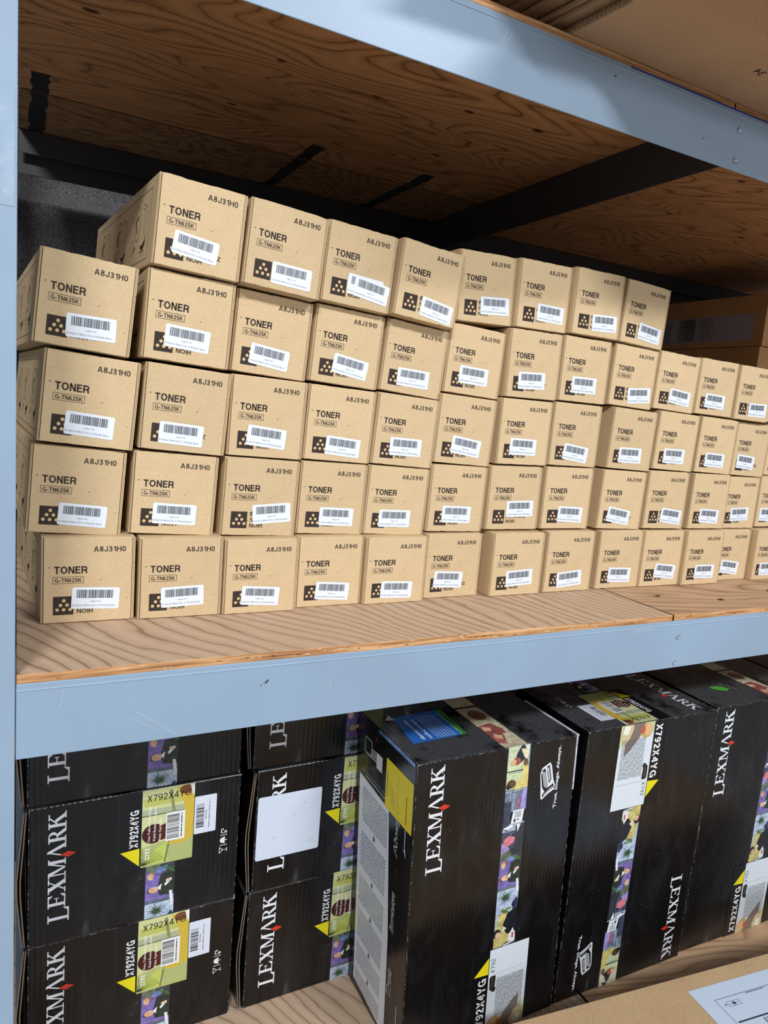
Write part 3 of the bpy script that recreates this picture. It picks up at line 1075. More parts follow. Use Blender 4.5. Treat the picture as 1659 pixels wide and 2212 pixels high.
def copy_tree(o, parent=None):
    c = o.copy()
    COL.objects.link(c)
    if parent is not None:
        c.parent = parent
    for ch in list(o.children):
        copy_tree(ch, c)
    return c


def tilt_words(ang, v):
    if ang > 3.5:
        return 'sticker slanting up'
    if ang < -3.5:
        return 'sticker slanting down'
    if v > 0.0435:
        return 'sticker set high'
    return 'sticker nearly level'


template = build_first_toner()
n_in_row = {}
for bx in BOXES:
    n_in_row[int(bx[0])] = max(n_in_row.get(int(bx[0]), 0), int(bx[1]))
used = False
for bi, bx in enumerate(BOXES):
    (row, col, x, y, yaw, z, h, w, roll, shear, su, sv, sang) = bx
    o = template if not used else copy_tree(template)
    used = True
    sx, sz = (w - 0.0004) / TW, (h - 0.0006) / TH
    if row == 1:
        roll = 0.0
    o.location = (x, y, z + (0.0003 if row > 1 else 0.0))
    o.rotation_euler = (Matrix.Rotation(math.radians(yaw), 3, 'Z') @ Matrix.Rotation(math.radians(roll), 3, 'Y')).to_euler()
    o.scale = (sx, 1, sz)
    lean = -0.060 if (col == 1 and row < 5) else (-0.068 if (row, col) == (5, 1) else 0.0)
    o.data = toner_body(math.tan(math.radians(yaw)) + lean)
    for ch in o.children:
        if ch.name.split('.')[0] == 'side_drawings':
            ch.rotation_euler = (0, 0, -math.atan(math.tan(math.radians(yaw)) + lean))
        nm = ch.name.split('.')[0]
        if nm == 'front_flap':
            ch.data = flaps[(bi * 5 + 1) % 6]
        if nm == 'barcode_sticker':
            ch.location = (su / sx, -0.0020, sv / sz)
            ch.rotation_euler = (0, -math.radians(sang), 0)
            if (row, col) == (5, 3):
                ch.location = (0.0375 / sx, -0.0020, sv / sz + 0.0010)
                ch.rotation_euler = (0, math.radians(1.5), 0)
                s2 = copy_tree(ch, o)
                s2.location = (su / sx, -0.0023, sv / sz)
                s2.rotation_euler = (0, -math.radians(sang), 0)
                s2['label'] = 'second barcode sticker stuck over the first'
    lab = 'kraft TONER carton, %s from left in the %s, %s' % (ORD[col - 1], ROWS[row], tilt_words(sang, sv))
    if (row, col) == (5, 3):
        lab = 'kraft TONER carton with two overlapping barcode stickers, third in the top row'
    elif col == n_in_row[row] and row == 5:
        lab = 'kraft TONER carton at the right end of the top row, sticker slanting down'
    props(o, lab, 'carton', 'kraft toner cartons on the middle shelf')

# ---------------------------------------------------------------- brown cartons at the back right of the middle shelf
for i in range(5):
    x0, y0 = 1.80 + (0.0, 0.004, -0.003, 0.0, 0.0)[i], 0.287 + (0, 0.003, 0.0, 0.004, 0.0)[i]
    H = 0.1345
    o = link('shipping_carton', boxes_mesh('shipping_carton', [(0, 0.42, 0, 0.38, 0.0006, H - 0.0006)], M['kraft_dark'], 0.002))
    o.location = (x0, y0, i * H)
    props(o, ['brown carton lowest of the stack in the dark back corner', 'brown carton second from the bottom of the dark back stack', 'brown carton in the middle of the dark back stack',
              'brown carton just under the topmost one in the back stack', 'brown carton topmost in the dark back corner, long grey label on its side'][i], 'carton', 'brown cartons stacked behind at right')
    k = Ink((0, 0, 0), (0, 1, 0), (0, 0, 1), (-1, 0, 0), 0.0006)
    k.rect(0.032, 0.016, 0.345, 0.085, (158, 154, 162))
    k.layer = 1
    random.seed(40 + i)
    for j in range(26):
        v = 0.020 + j * 0.0024
        k.rect(0.150 + random.uniform(0, 0.02), v, 0.195 + random.uniform(0, 0.012), v + 0.0009, (110, 106, 112))
        k.rect(0.215, v, 0.250 + random.uniform(0, 0.022), v + 0.0014, (66, 62, 66))
        k.rect(0.262, v, 0.272, v + 0.0012, (96, 92, 98))
        if j < 24:
            k.rect(0.300, v, 0.322 + random.uniform(0, 0.01), v + 0.0009, (120, 116, 122))
    s = link('paper_label', k.mesh('paper_label', M['ink']), o)
    s['label'] = 'long grey paper label with dense small print'

# ---------------------------------------------------------------- flattened cartons overhanging the upper shelf
ang = math.radians(-6.0)
SHEETS = [(0.000, 0.000, -0.330), (0.004, 0.010, -0.335), (-0.012, 0.016, -0.322), (-0.018, 0.022, -0.328), (-0.034, 0.030, -0.330), (-0.044, 0.028, -0.322), (-0.058, 0.036, -0.330)]
for i, (dx, dy, y0) in enumerate(SHEETS):
    th = 0.0052
    random.seed(60 + i)
    n = 40
    zz0 = PITCH + 0.0006 + i * 0.0078
    vs, fs = [], []
    Wd, Ln = 1.35, 0.62
    for j in range(n + 1):
        s = j / n
        wob = random.uniform(-0.0008, 0.0008)
        lift = 0.0006 * math.sin(s * 9 + i * 2) + (0.0012 if i else 0.0) * math.sin(s * 5 + i)
        lift = max(0.0, lift) if i == 0 else lift
        for (xx, zz) in ((wob, lift), (Wd, 0.0), (Wd, th), (wob, th + lift)):
            vs.append((xx, y0 + Ln * s, zz))
    for j in range(n):
        a = j * 4
        for q in range(4):
            fs.append((a + q, a + (q + 1) % 4, a + 4 + (q + 1) % 4, a + 4 + q))
    fs.append((3, 2, 1, 0))
    fs.append((n * 4, n * 4 + 1, n * 4 + 2, n * 4 + 3))
    me = mesh_from('flattened_carton', vs, fs, M['kraft_flat'])
    o = link('flattened_carton', me)
    o.location = (0.6942 + dx, -0.158 + dy, zz0)
    o.rotation_euler = (0, 0, math.radians(6.3))
    labs = ['large flattened carton lowest in the pile overhanging the upper shelf, dark print below', 'flattened carton second from the bottom of the overhanging pile', 'flattened carton third from the bottom of the overhanging pile',
            'flattened carton in the middle of the overhanging pile', 'flattened carton third from the top of the overhanging pile', 'flattened carton second from the top of the overhanging pile', 'flattened carton topmost in the pile on the upper shelf']
    props(o, labs[i], 'cardboard', 'flattened cartons piled on the upper shelf')
    # fluted left edge
    bx = [(-0.0006, 0.0002, y0 + Ln * j / 90.0, y0 + Ln * (j + 0.45) / 90.0, 0.0012, th - 0.0012) for j in range(90)]
    e = link('fluted_edge', boxes_mesh('fluted_edge', bx, M['flute']), o)
    if i == 0:
        k = Ink((0, 0, 0), (1, 0, 0), (0, 1, 0), (0, 0, -1), 0.0004)
        k.text('34', 0.262, -0.112, 0.018, 0.011, (58, 44, 34), 'left')
        k.text('&', 0.322, -0.108, 0.014, 0.014, (58, 44, 34), 'left')
        link('printed_marks', k.mesh('printed_marks', M['ink']), o)
# one folded panel sticking out at the left of the pile
me = boxes_mesh('folded_panel', [(0, 0.16, -0.30, 0.25, 0.0, 0.005)], M['kraft_flat'], 0.0008)
o = link('folded_board', me)
o.location = (0.50, -0.06, PITCH + 0.058)
o.rotation_euler = (0, 0, math.radians(5))
props(o, 'grey-brown board panel jutting out left of the flattened cartons, by the frame top', 'cardboard')
me = boxes_mesh('lower_panel', [(0.0, 0.10, -0.05, 0.24, -0.0565, 0.0)], M['kraft_flat'], 0.0008)
link('folded_edge', me, o)

# ---------------------------------------------------------------- black cartridge cartons
CW, CH, CD = 0.334, 0.548, 0.210
WHITE = (222, 226, 232)
BLK = (13, 14, 17)
YEL = (226, 214, 26)


def serif_logo(k, u, v, length, cap, direction='up', dia=(206, 56, 38)):
    """LEXM-caret-RK in a slab serif; (u, v) lower-left of the reading line"""
    units = 6.74
    s = length / units

    def T(x, y):
        a, b = x * s, y * cap
        return (u - b, v + a) if direction == 'up' else (u + b, v - a)
    P = lambda pts, c=WHITE: k.poly([T(*p) for p in pts], c)

    def R(x0, y0, x1, y1, c=WHITE):
        P([(x0, y0), (x1, y0), (x1, y1), (x0, y1)], c)
    x = 0.0
    # L (taller, hanging below the line)
    R(x + .16, -.16, x + .36, 1.0); R(x, .93, x + .54, 1.0); R(x, -.22, x + .92, -.14); P([(x + .70, -.16), (x + .92, -.22), (x + .98, .10), (x + .93, .10)])
    x += 1.02
    R(x + .12, 0, x + .32, 1); R(x, .93, x + .82, 1); R(x, 0, x + .86, .07); R(x + .3, .47, x + .62, .53); R(x + .59, .36, x + .64, .64)
    P([(x + .62, .95), (x + .82, 1), (x + .84, .74), (x + .79, .74)]); P([(x + .64, .04), (x + .86, 0), (x + .92, .28), (x + .87, .28)])
    x += .98
    P([(x + .10, 1), (x + .36, 1), (x + .92, 0), (x + .66, 0)]); P([(x + .78, 1), (x + .86, 1), (x + .22, 0), (x + .12, 0)])
    R(x, .93, x + .46, 1); R(x + .62, .93, x + .98, 1); R(x, 0, x + .36, .07); R(x + .56, 0, x + 1.02, .07)
    x += 1.04
    R(x + .14, 0, x + .22, 1); R(x + .94, 0, x + 1.14, 1); P([(x + .10, 1), (x + .34, 1), (x + .70, .05), (x + .58, .05)]); P([(x + .94, 1), (x + 1.04, 1), (x + .68, .02), (x + .60, .02)])
    R(x, .93, x + .32, 1); R(x + .92, .93, x + 1.26, 1); R(x, 0, x + .36, .07); R(x + .82, 0, x + 1.26, .07)
    x += 1.30
    # caret A with the diamond set into its left foot
    P([(x + .34, 1.05), (x + .50, 1.05), (x + .98, 0), (x + .74, 0)]); P([(x + .40, .98), (x + .45, .86), (x + .18, .16), (x + .12, .24)]); R(x + .64, 0, x + 1.08, .07)
    P([(x - .04, -.12), (x + .16, .34), (x + .36, -.12), (x + .16, -.60)], dia)
    x += 1.02
    R(x + .12, 0, x + .32, 1); R(x, .93, x + .40, 1); R(x, 0, x + .44, .07)
    N = 8
    for q in range(N):
        a, b = math.pi / 2 - q * math.pi / N, math.pi / 2 - (q + 1) * math.pi / N
        P([(x + .42 + .34 * math.cos(a), .74 + .26 * math.sin(a)), (x + .42 + .34 * math.cos(b), .74 + .26 * math.sin(b)),
           (x + .42 + .15 * math.cos(b), .74 + .20 * math.sin(b)), (x + .42 + .15 * math.cos(a), .74 + .20 * math.sin(a))])
    R(x + .3, .93, x + .44, 1); R(x + .3, .48, x + .44, .54)
    P([(x + .40, .50), (x + .60, .52), (x + .98, 0), (x + .72, 0)]); R(x + .70, 0, x + 1.0, .06)
    x += .94
    R(x + .12, 0, x + .32, 1.0); R(x, .93, x + .44, 1.0); R(x, 0, x + .44, .07)
    P([(x + .74, 1), (x + .84, 1), (x + .36, .50), (x + .30, .56)]); P([(x + .40, .58), (x + .58, .66), (x + 1.04, 0), (x + .78, 0)]); R(x + .58, .93, x + .98, 1); R(x + .66, 0, x + 1.10, .07)


def photo_strip(k, d0, d1, t0=0.176, vtop=CH, down=True, w=0.046):
    """office scenes printed along the strip; d in mm from the carton's top, t in mm across"""
    def clip(pts):
        def side(pts, f):
            out = []
            for i in range(len(pts)):
                a, b = pts[i], pts[(i + 1) % len(pts)]
                fa, fb = f(a), f(b)
                if fa >= 0:
                    out.append(a)
                if fa * fb < 0:
                    s = fa / (fa - fb)
                    out.append((a[0] + (b[0] - a[0]) * s, a[1] + (b[1] - a[1]) * s))
            return out
        for f in (lambda p: p[1] - d0, lambda p: d1 - p[1], lambda p: p[0], lambda p: 46 - p[0]):
            pts = side(pts, f)
            if len(pts) < 3:
                return None
        return pts

    def P(pts, c, L):
        q = clip(pts)
        if q:
            k.layer = L
            k.poly([(t0 + a / 46.0 * w, vtop - (b - (0 if down else d0)) / 1000.0) for a, b in q], c)

    def Rr(a0, b0, a1, b1, c, L=1):
        P([(a0, b0), (a1, b0), (a1, b1), (a0, b1)], c, L)

    def E(cx, cy, rx, ry, c, L=3, n=12):
        P([(cx + rx * math.cos(2 * math.pi * i / n), cy + ry * math.sin(2 * math.pi * i / n)) for i in range(n)], c, L)
    Rr(0, -5, 46, 30, (204, 214, 186), 0)
    Rr(38, -5, 43, 30, (232, 236, 232)); Rr(43, -5, 46, 60, (140, 178, 176))
    P([(18, 14), (30, -4), (38, 8), (38, 24), (24, 34), (16, 30)], (38, 46, 62), 2)
    E(18, 28, 9, 7, (176, 58, 44)); E(12, 29, 6, 6, (214, 168, 118), 4); P([(26, 6), (44, 8), (42, 28), (34, 22)], (226, 216, 190), 3)
    Rr(0, 30, 46, 78, (206, 220, 176), 0); Rr(0, 44, 46, 46, (52, 66, 62)); Rr(4, 46, 46, 50, (166, 186, 158))
    P([(30, 34), (45, 40), (46, 78), (20, 80), (14, 72), (30, 62), (34, 46)], (220, 204, 104), 2)
    E(11, 68, 10, 8, (92, 68, 44)); E(5, 72, 5, 5, (48, 42, 36), 4); E(38, 32, 5, 7, (120, 82, 52), 3)
    Rr(0, 78, 46, 120, (104, 120, 150), 0); Rr(10, 80, 13, 118, (156, 176, 200)); Rr(16, 86, 21, 120, (140, 160, 186)); Rr(0, 80, 46, 83, (150, 172, 176))
    P([(36, 84), (46, 78), (46, 118), (34, 116)], (156, 146, 220), 1); Rr(26, 96, 28.5, 116, (186, 54, 84), 2); Rr(30, 90, 32.5, 116, (196, 60, 100), 2)
    Rr(0, 100, 14, 150, (62, 68, 96), 1)
    P([(20, 118), (43, 118), (40, 142), (16, 142)], (226, 232, 238), 3)
    for q in range(5):
        Rr(23, 121 + q * 2.4, 37, 122 + q * 2.4, (96, 108, 128), 4)
    Rr(22, 134, 26, 140, (52, 60, 76), 4); E(31, 136, 2, 1.5, (60, 90, 60), 4)
    Rr(0, 142, 46, 156, (158, 176, 198), 0); P([(2, 148), (20, 143), (22, 148), (4, 154)], (236, 240, 244), 2)
    Rr(0, 156, 46, 192, (70, 76, 104), 0); P([(28, 148), (46, 144), (46, 200), (22, 200), (30, 176)], (52, 56, 68), 2); P([(30, 146), (38, 146), (32, 160)], (236, 238, 242), 3)
    for q in range(16):
        E(6 + (q * 7) % 22, 152 + (q * 5) % 16, 2.0, 1.8, ((36, 40, 70), (120, 122, 160), (76, 82, 130))[q % 3], 2, 6)
    P([(4, 170), (14, 164), (28, 168), (26, 178), (12, 184), (4, 180)], (214, 104, 128), 3); P([(0, 176), (12, 180), (18, 190), (0, 196)], (160, 132, 206), 2)
    Rr(0, 192, 46, 218, (100, 112, 92), 0); P([(20, 190), (46, 186), (46, 214), (26, 214)], (60, 66, 74), 1); P([(16, 206), (34, 202), (32, 212), (18, 214)], (98, 130, 196), 2)
    for q in range(6):
        E(30 + (q * 5) % 16, 206 + (q * 3) % 12, 3.4, 2, (60, 110, 56), 3, 7)
    Rr(0, 210, 46, 262, (112, 92, 182), 0); P([(24, 216), (46, 212), (46, 258), (22, 254), (20, 238)], (46, 58, 50), 1)
    E(8, 218, 5, 6.5, (216, 172, 122), 3); E(11, 214, 4, 4, (150, 120, 60), 2)
    E(13, 243, 8, 5.5, (222, 178, 130), 3); E(8, 244, 4.5, 5, (56, 40, 30), 2); P([(19, 240), (26, 234), (24, 246)], (236, 236, 236), 3); P([(30, 236), (40, 226), (42, 230), (32, 240)], (232, 236, 240), 3)
    E(36, 230, 4, 3, (226, 190, 150), 4)
    Rr(0, 262, 46, 312, (176, 196, 220), 0); Rr(0, 262, 46, 267, (96, 116, 130)); P([(38, 250), (43, 250), (46, 276), (41, 276)], (224, 230, 238), 2)
    for q in range(16):
        a = q * 0.3927 + 0.2
        L = 13 + 4 * ((q * 7) % 3)
        P([(19 + 1.5 * math.sin(a), 282 - 1.5 * math.cos(a)), (19 + L * math.cos(a), 282 + L * 0.8 * math.sin(a)), (19 - 1.5 * math.sin(a), 282 + 1.5 * math.cos(a))], ((48, 84, 52), (34, 62, 44), (70, 108, 66))[q % 3], 3)
    P([(34, 296), (42, 286), (46, 292), (46, 312), (36, 312)], (44, 62, 104), 2); E(38, 300, 5, 5, (30, 42, 72), 3)
    for q in range(7):
        E(14 + (q * 5) % 20, 305 + (q * 3) % 9, 4, 2.2, (104, 132, 52), 3, 7)
    Rr(0, 312, 46, 400, (200, 188, 98), 0); P([(0, 312), (8, 312), (4, 346), (0, 350)], (168, 190, 196), 1)
    P([(26, 314), (46, 306), (46, 354), (28, 356), (16, 340)], (24, 30, 44), 2); E(6, 350, 8, 9, (40, 34, 34), 2); E(8, 353, 6, 6, (210, 172, 150), 3); P([(16, 336), (26, 344), (16, 350)], (214, 206, 190), 3)
    P([(32, 358), (40, 346), (46, 362), (46, 372), (30, 372)], (222, 226, 232), 3); Rr(38, 356, 42, 366, (190, 60, 60), 4)
    P([(14, 384), (22, 374), (46, 368), (46, 400), (14, 400)], (66, 70, 84), 2); P([(20, 376), (46, 371), (46, 374), (22, 379)], (210, 218, 226), 3)


def micro(k, u0, u1, v0, v1, n, seed, col, up=True, t=0.45, gap=0.0):
    """rows of illegible small print; up: rows run along v"""
    random.seed(seed)
    k.flat = True
    for i in range(n):
        if up:
            uu = u0 + (u1 - u0) * i / n
            p = v0
            while p < v1 - 0.002:
                L = random.uniform(0.004, 0.016)
                k.rect(uu, p, uu + (u1 - u0) / n * t, min(p + L, v1), col)
                p += L + random.uniform(0.0008, 0.0016)
        else:
            vv = v0 + (v1 - v0) * i / n
            p = u0
            while p < u1 - 0.002:
                L = random.uniform(0.004, 0.016)
                k.rect(p, vv, min(p + L, u1), vv + (v1 - v0) / n * t, col)
                p += L + random.uniform(0.0008, 0.0016)
    k.flat = False


def triangle_sign(k, a, b, c):
    k.poly([a, b, c], YEL)


def printer_icon(k, u0, v0, w, h):
    """line drawing of a printer, standing on its left side as the slogan reads upwards"""
    T = lambda a, b: (u0 + a * w, v0 + b * h)
    k.poly([T(*p) for p in ((0.0, .72), (.10, .88), (.42, .96), (.58, 1.0), (.70, .90), (.86, .52), (1.0, .34), (.95, .22), (.62, .14), (.22, 0.0), (.14, .04), (.10, .30))], WHITE)
    k.layer += 1
    k.poly([T(*p) for p in ((.06, .70), (.13, .82), (.30, .86), (.58, .28), (.40, .18), (.18, .34))], BLK)
    k.poly([T(*p) for p in ((.40, .90), (.56, .93), (.74, .52), (.60, .42), (.46, .70))], BLK)
    k.poly([T(*p) for p in ((.52, .30), (.88, .40), (.93, .30), (.60, .20), (.24, .06), (.22, .14))], BLK)
    k.layer += 1
    for q in range(5):
        a = 0.10 + q * 0.055
        k.line(T(a, .80 - q * .012), T(a + .22, .34 - q * .012), 0.0008, WHITE)
    k.line(T(.46, .86), T(.62, .50), 0.0016, WHITE)
    k.line(T(.50, .88), T(.68, .52), 0.0008, WHITE)
    k.line(T(.30, .12), T(.84, .32), 0.0012, WHITE)
    k.layer -= 2


def front_prints(k_new):
    """k_new() -> fresh Ink for the carton's large face. returns list of (name, Ink, material, label)"""
    out = []
    k = k_new()
    k.layer = 3
    serif_logo(k, 0.0520, 0.351, 0.172, 0.0250, 'up')
    k.text('TM', 0.0500, 0.5245, 0.0055, 0.0030, WHITE, 'up')
    out.append(('logo_lettering', k, M['gloss'], 'white serif lettering with a red diamond'))
    k = k_new()
    photo_strip(k, 0, 378, 0.176, CH)
    out.append(('photo_strip', k, M['photo'], 'strip of printed office photographs'))
    k = k_new()
    k.layer = 3
    k.text('True. Image. Always.', 0.2915, 0.416, 0.118, 0.0088, WHITE, 'up', bold=0.025)
    out.append(('slogan_lettering', k, M['gloss'], None))
    k = k_new()
    k.layer = 3
    printer_icon(k, 0.248, 0.438, 0.035, 0.068)
    out.append(('printer_drawing', k, M['gloss'], 'white line drawing of a printer'))
    k = k_new()
    k.layer = 6
    k.rect(0.135, 0.0, 0.171, 0.170, (10, 12, 18))
    k.rect(0.1345, 0.0, 0.1350, 0.170, (40, 60, 72))
    k.rect(0.171, 0.0, 0.256, 0.169, (214, 222, 230))
    k.layer = 7
    triangle_sign(k, (0.1695, 0.155), (0.1395, 0.124), (0.1695, 0.122))
    k.bold('X792X4YG', 0.1660, 0.008, 0.108, 0.0165, (236, 238, 240), 'up', t=0.18)
    k.bold('X792', 0.1835, 0.122, 0.028, 0.0085, (60, 62, 68), 'up', t=0.12)
    k.rect(0.1835, 0.1185, 0.2500, 0.1190, (90, 94, 100))
    k.poly([(0.174, 0.112), (0.1765, 0.116), (0.186, 0.116), (0.187, 0.112), (0.186, 0.092), (0.189, 0.090), (0.187, 0.083), (0.182, 0.083), (0.1745, 0.090)], (40, 36, 36))
    k.line((0.180, 0.112), (0.180, 0.092), 0.0012, (120, 96, 76))
    # picture at the foot: pale wall, grey jacket, reader with fair hair
    k.poly([(0.171, 0.0), (0.256, 0.0), (0.256, 0.046), (0.236, 0.030), (0.215, 0.020), (0.190, 0.024), (0.171, 0.020)], (196, 204, 156))
    k.layer = 8
    k.poly([(0.196, 0.0), (0.240, 0.0), (0.242, 0.062), (0.228, 0.052), (0.205, 0.026)], (128, 112, 104))
    k.ell(0.190, 0.0165, 0.0150, 0.0150, (196, 168, 96))
    k.poly([(0.226, 0.0), (0.254, 0.0), (0.253, 0.030), (0.244, 0.040), (0.232, 0.028), (0.224, 0.010)], (206, 192, 148))
    k.layer = 9
    k.ell(0.186, 0.0145, 0.0095, 0.0120, (220, 180, 138))
    k.ell(0.200, 0.014, 0.0060, 0.0080, (190, 96, 70))
    k.poly([(0.232, 0.004), (0.246, 0.0), (0.250, 0.016), (0.238, 0.020)], (230, 234, 222))
    k.layer = 10
    micro(k, 0.1905, 0.2500, 0.030, 0.108, 19, 8, (92, 96, 104), True, 0.38)
    out.append(('product_label', k, M['gloss'], 'white product label with a yellow triangle and dense print'))
    return out


def end_prints(k_new, W=0.320, H=0.230):
    """narrow end face; u right, v up from its foot (its top edge is v = H)"""
    out = []
    k = k_new()
    k.layer = 3
    serif_logo(k, 0.0520, H - 0.195, 0.168, 0.0245, 'up')
    out.append(('logo_lettering', k, M['gloss'], 'white serif lettering with a red diamond'))
    k = k_new()
    photo_strip(k, 198, 293, 0.170, H - 0.134, down=False)
    out.append(('photo_strip', k, M['photo'], 'strip of printed office photographs'))
    k = k_new()
    Y = lambda v: H - v
    k.layer = 6
    k.rect(0.1265, Y(0.137), 0.1615, Y(0.001), (10, 13, 20))
    k.rect(0.1260, Y(0.137), 0.1265, Y(0.001), (44, 52, 58))
    k.rect(0.1615, Y(0.1340), 0.2430, Y(0.001), (206, 210, 156))
    k.layer = 7
    # office interior in yellow-green tones
    k.rect(0.1615, Y(0.045), 0.2430, Y(0.035), (172, 182, 150))
    k.rect(0.1615, Y(0.0465), 0.2430, Y(0.045), (60, 68, 52))
    k.rect(0.1640, Y(0.030), 0.2380, Y(0.016), (190, 192, 104))
    k.poly([(0.1615, Y(0.134)), (0.1615, Y(0.100)), (0.236, Y(0.086)), (0.243, Y(0.100)), (0.243, Y(0.134))], (176, 186, 120))
    k.poly([(0.166, Y(0.118)), (0.200, Y(0.096)), (0.204, Y(0.130)), (0.170, Y(0.132))], (190, 202, 100))
    k.line((0.2050, Y(0.094)), (0.1990, Y(0.132)), 0.003, (120, 128, 88))
    k.line((0.2120, Y(0.050)), (0.2050, Y(0.006)), 0.005, (140, 142, 98))
    k.poly([(0.214, Y(0.004)), (0.243, Y(0.002)), (0.243, Y(0.096)), (0.222, Y(0.104)), (0.200, Y(0.100)), (0.222, Y(0.090)), (0.229, Y(0.060)), (0.226, Y(0.030))], (206, 180, 66))
    k.layer = 8
    k.ell(0.2300, Y(0.010), 0.0110, 0.0080, (120, 74, 44))
    k.poly([(0.236, Y(0.002)), (0.243, Y(0.002)), (0.243, Y(0.024)), (0.239, Y(0.016))], (232, 234, 226))
    k.ell(0.1800, Y(0.078), 0.0180, 0.0170, (66, 20, 18), 20)
    k.poly([(0.190, Y(0.066)), (0.203, Y(0.062)), (0.201, Y(0.090)), (0.190, Y(0.092))], (84, 32, 24))
    for q in range(15):
        a = 0.25 + q * 0.17
        k.line((0.1650, Y(0.131)), (0.1650 + 0.034 * math.cos(a), Y(0.131) + 0.026 * math.sin(a)), 0.0007, (46, 60, 34))
    k.rect(0.199, Y(0.0958), 0.2290, Y(0.0460), (232, 234, 236))
    k.layer = 9
    bars(k, 0.2005, 0.2200, Y(0.0920), Y(0.0500), 9, (34, 36, 40), 30, True)
    micro(k, 0.2230, 0.2262, Y(0.092), Y(0.050), 1, 4, (60, 62, 66), True, 0.5)
    k.bold('X792X4YG', 0.1690, Y(0.0215), 0.0680, 0.0112, (26, 26, 22), 'right', t=0.12)
    k.bold('X792X4YG', 0.1565, Y(0.0960), 0.0640, 0.0130, (236, 238, 240), 'up', t=0.18)
    k.bold('X792', 0.1745, Y(0.1220), 0.0200, 0.0070, (240, 242, 238), 'up', t=0.18)
    k.text('One Yellow Extra High', 0.1760, Y(0.0920), 0.0620, 0.0052, (240, 242, 238), 'up', bold=0.01, res=1)
    k.text('Yield Return Program', 0.1845, Y(0.0920), 0.0600, 0.0052, (240, 242, 238), 'up', bold=0.01, res=1)
    k.text('Print Cartridge', 0.1930, Y(0.0920), 0.0400, 0.0052, (240, 242, 238), 'up', bold=0.01, res=1)
    triangle_sign(k, (0.1300, Y(0.1010)), (0.1590, Y(0.0990)), (0.1590, Y(0.1300)))
    out.append(('product_label', k, M['gloss'], 'yellow-green product label with a yellow triangle'))
    k = k_new()
    k.layer = 6
    k.rrect(0.2440, Y(0.0940), 0.2800, Y(0.0270), 0.0018, (214, 220, 234))
    k.layer = 7
    bars(k, 0.2470, 0.2600, Y(0.0830), Y(0.0410), 12, (34, 36, 40), 18, True)
    micro(k, 0.2625, 0.2650, Y(0.070), Y(0.052), 1, 4, (110, 112, 124), True, 0.5)
    micro(k, 0.2680, 0.2705, Y(0.086), Y(0.036), 1, 5, (110, 112, 124), True, 0.5)
    out.append(('barcode_sticker', k, M['sticker'], 'pale barcode sticker beside the product label'))
    k = k_new()
    k.layer = 3
    # handling symbols: glass, line, umbrella, clamp
    G = lambda a, b: (0.2990 - a, Y(0.139) + b)
    for a, b, c, d in ((0.0, 0.0, 0.010, 0.004), (0.010, 0.0, 0.0, 0.009)):
        pass
    k.line((0.2885, Y(0.139)), (0.2885, Y(0.128)), 0.0010, WHITE)
    k.line((0.2885, Y(0.139)), (0.2945, Y(0.1335)), 0.0010, WHITE)
    k.line((0.2885, Y(0.128)), (0.2945, Y(0.1335)), 0.0010, WHITE)
    k.line((0.2945, Y(0.1335)), (0.3010, Y(0.1335)), 0.0010, WHITE)
    k.line((0.3010, Y(0.137)), (0.3010, Y(0.130)), 0.0010, WHITE)
    k.line((0.2885, Y(0.1245)), (0.3010, Y(0.1245)), 0.0010, WHITE)
    k.poly([(0.2970, Y(0.122)), (0.2895, Y(0.119)), (0.2885, Y(0.1155)), (0.2895, Y(0.112)), (0.2970, Y(0.109))], WHITE)
    k.line((0.2970, Y(0.1155)), (0.3010, Y(0.1155)), 0.0012, WHITE)
    k.line((0.2885, Y(0.1060)), (0.3010, Y(0.1060)), 0.0010, WHITE)
    k.line((0.2900, Y(0.1020)), (0.3000, Y(0.1020)), 0.0010, WHITE)
    k.rect(0.2900, Y(0.1010), 0.2915, Y(0.095), WHITE)
    k.rect(0.2960, Y(0.1010), 0.3000, Y(0.0985), WHITE)
    k.rect(0.2925, Y(0.097), 0.2945, Y(0.094), WHITE)
    out.append(('handling_symbols', k, M['gloss'], None))
    return out


def wear_ink(k, edges, seed, n=60):
    """whitened, chipped fibres along box edges; edges: list of ((u0,v0),(u1,v1))"""
    random.seed(seed)
    k.layer = 9
    k.flat = True
    for (a, b) in edges:
        L = math.hypot(b[0] - a[0], b[1] - a[1])
        m = int(n * L / 0.3)
        dx, dy = (b[0] - a[0]) / L, (b[1] - a[1]) / L
        for i in range(m):
            s = random.random() * L
            l = random.choice((0.0008, 0.0015, 0.004, 0.008)) * random.uniform(0.5, 1.2)
            w = random.uniform(0.00015, 0.0005)
            off = random.uniform(0.0, 0.0008)
            e = min(L, s + l)
            g = random.randint(120, 205)
            k.poly([(a[0] + dx * s - dy * off, a[1] + dy * s + dx * off), (a[0] + dx * e - dy * off, a[1] + dy * e + dx * off),
                    (a[0] + dx * e - dy * (off + w), a[1] + dy * e + dx * (off + w)), (a[0] + dx * s - dy * (off + w), a[1] + dy * s + dx * (off + w))], (g, g, g - 4))
        for (p, q) in ((a, 1), (b, -1)):
            for i in range(7):
                r = 0.0016
                x = p[0] + q * dx * random.uniform(0, 0.004) - dy * random.uniform(-0.0002, 0.0016)
                y = p[1] + q * dy * random.uniform(0, 0.004) + dx * random.uniform(-0.0002, 0.0016)
                s = random.uniform(0.0003, 0.0010)
                g = random.randint(150, 220)
                if x < 0.0012 or y < 0.0012:
                    continue
                k.poly([(x - s, y), (x, y - s * 0.6), (x + s, y + s * 0.2), (x + s * 0.1, y + s)], (g, g, g - 6))


def put(prints, parent):
    for (nm, k, mat, lab) in prints:
        o = link(nm, k.mesh(nm, mat), parent)
        if lab:
            o['label'] = lab


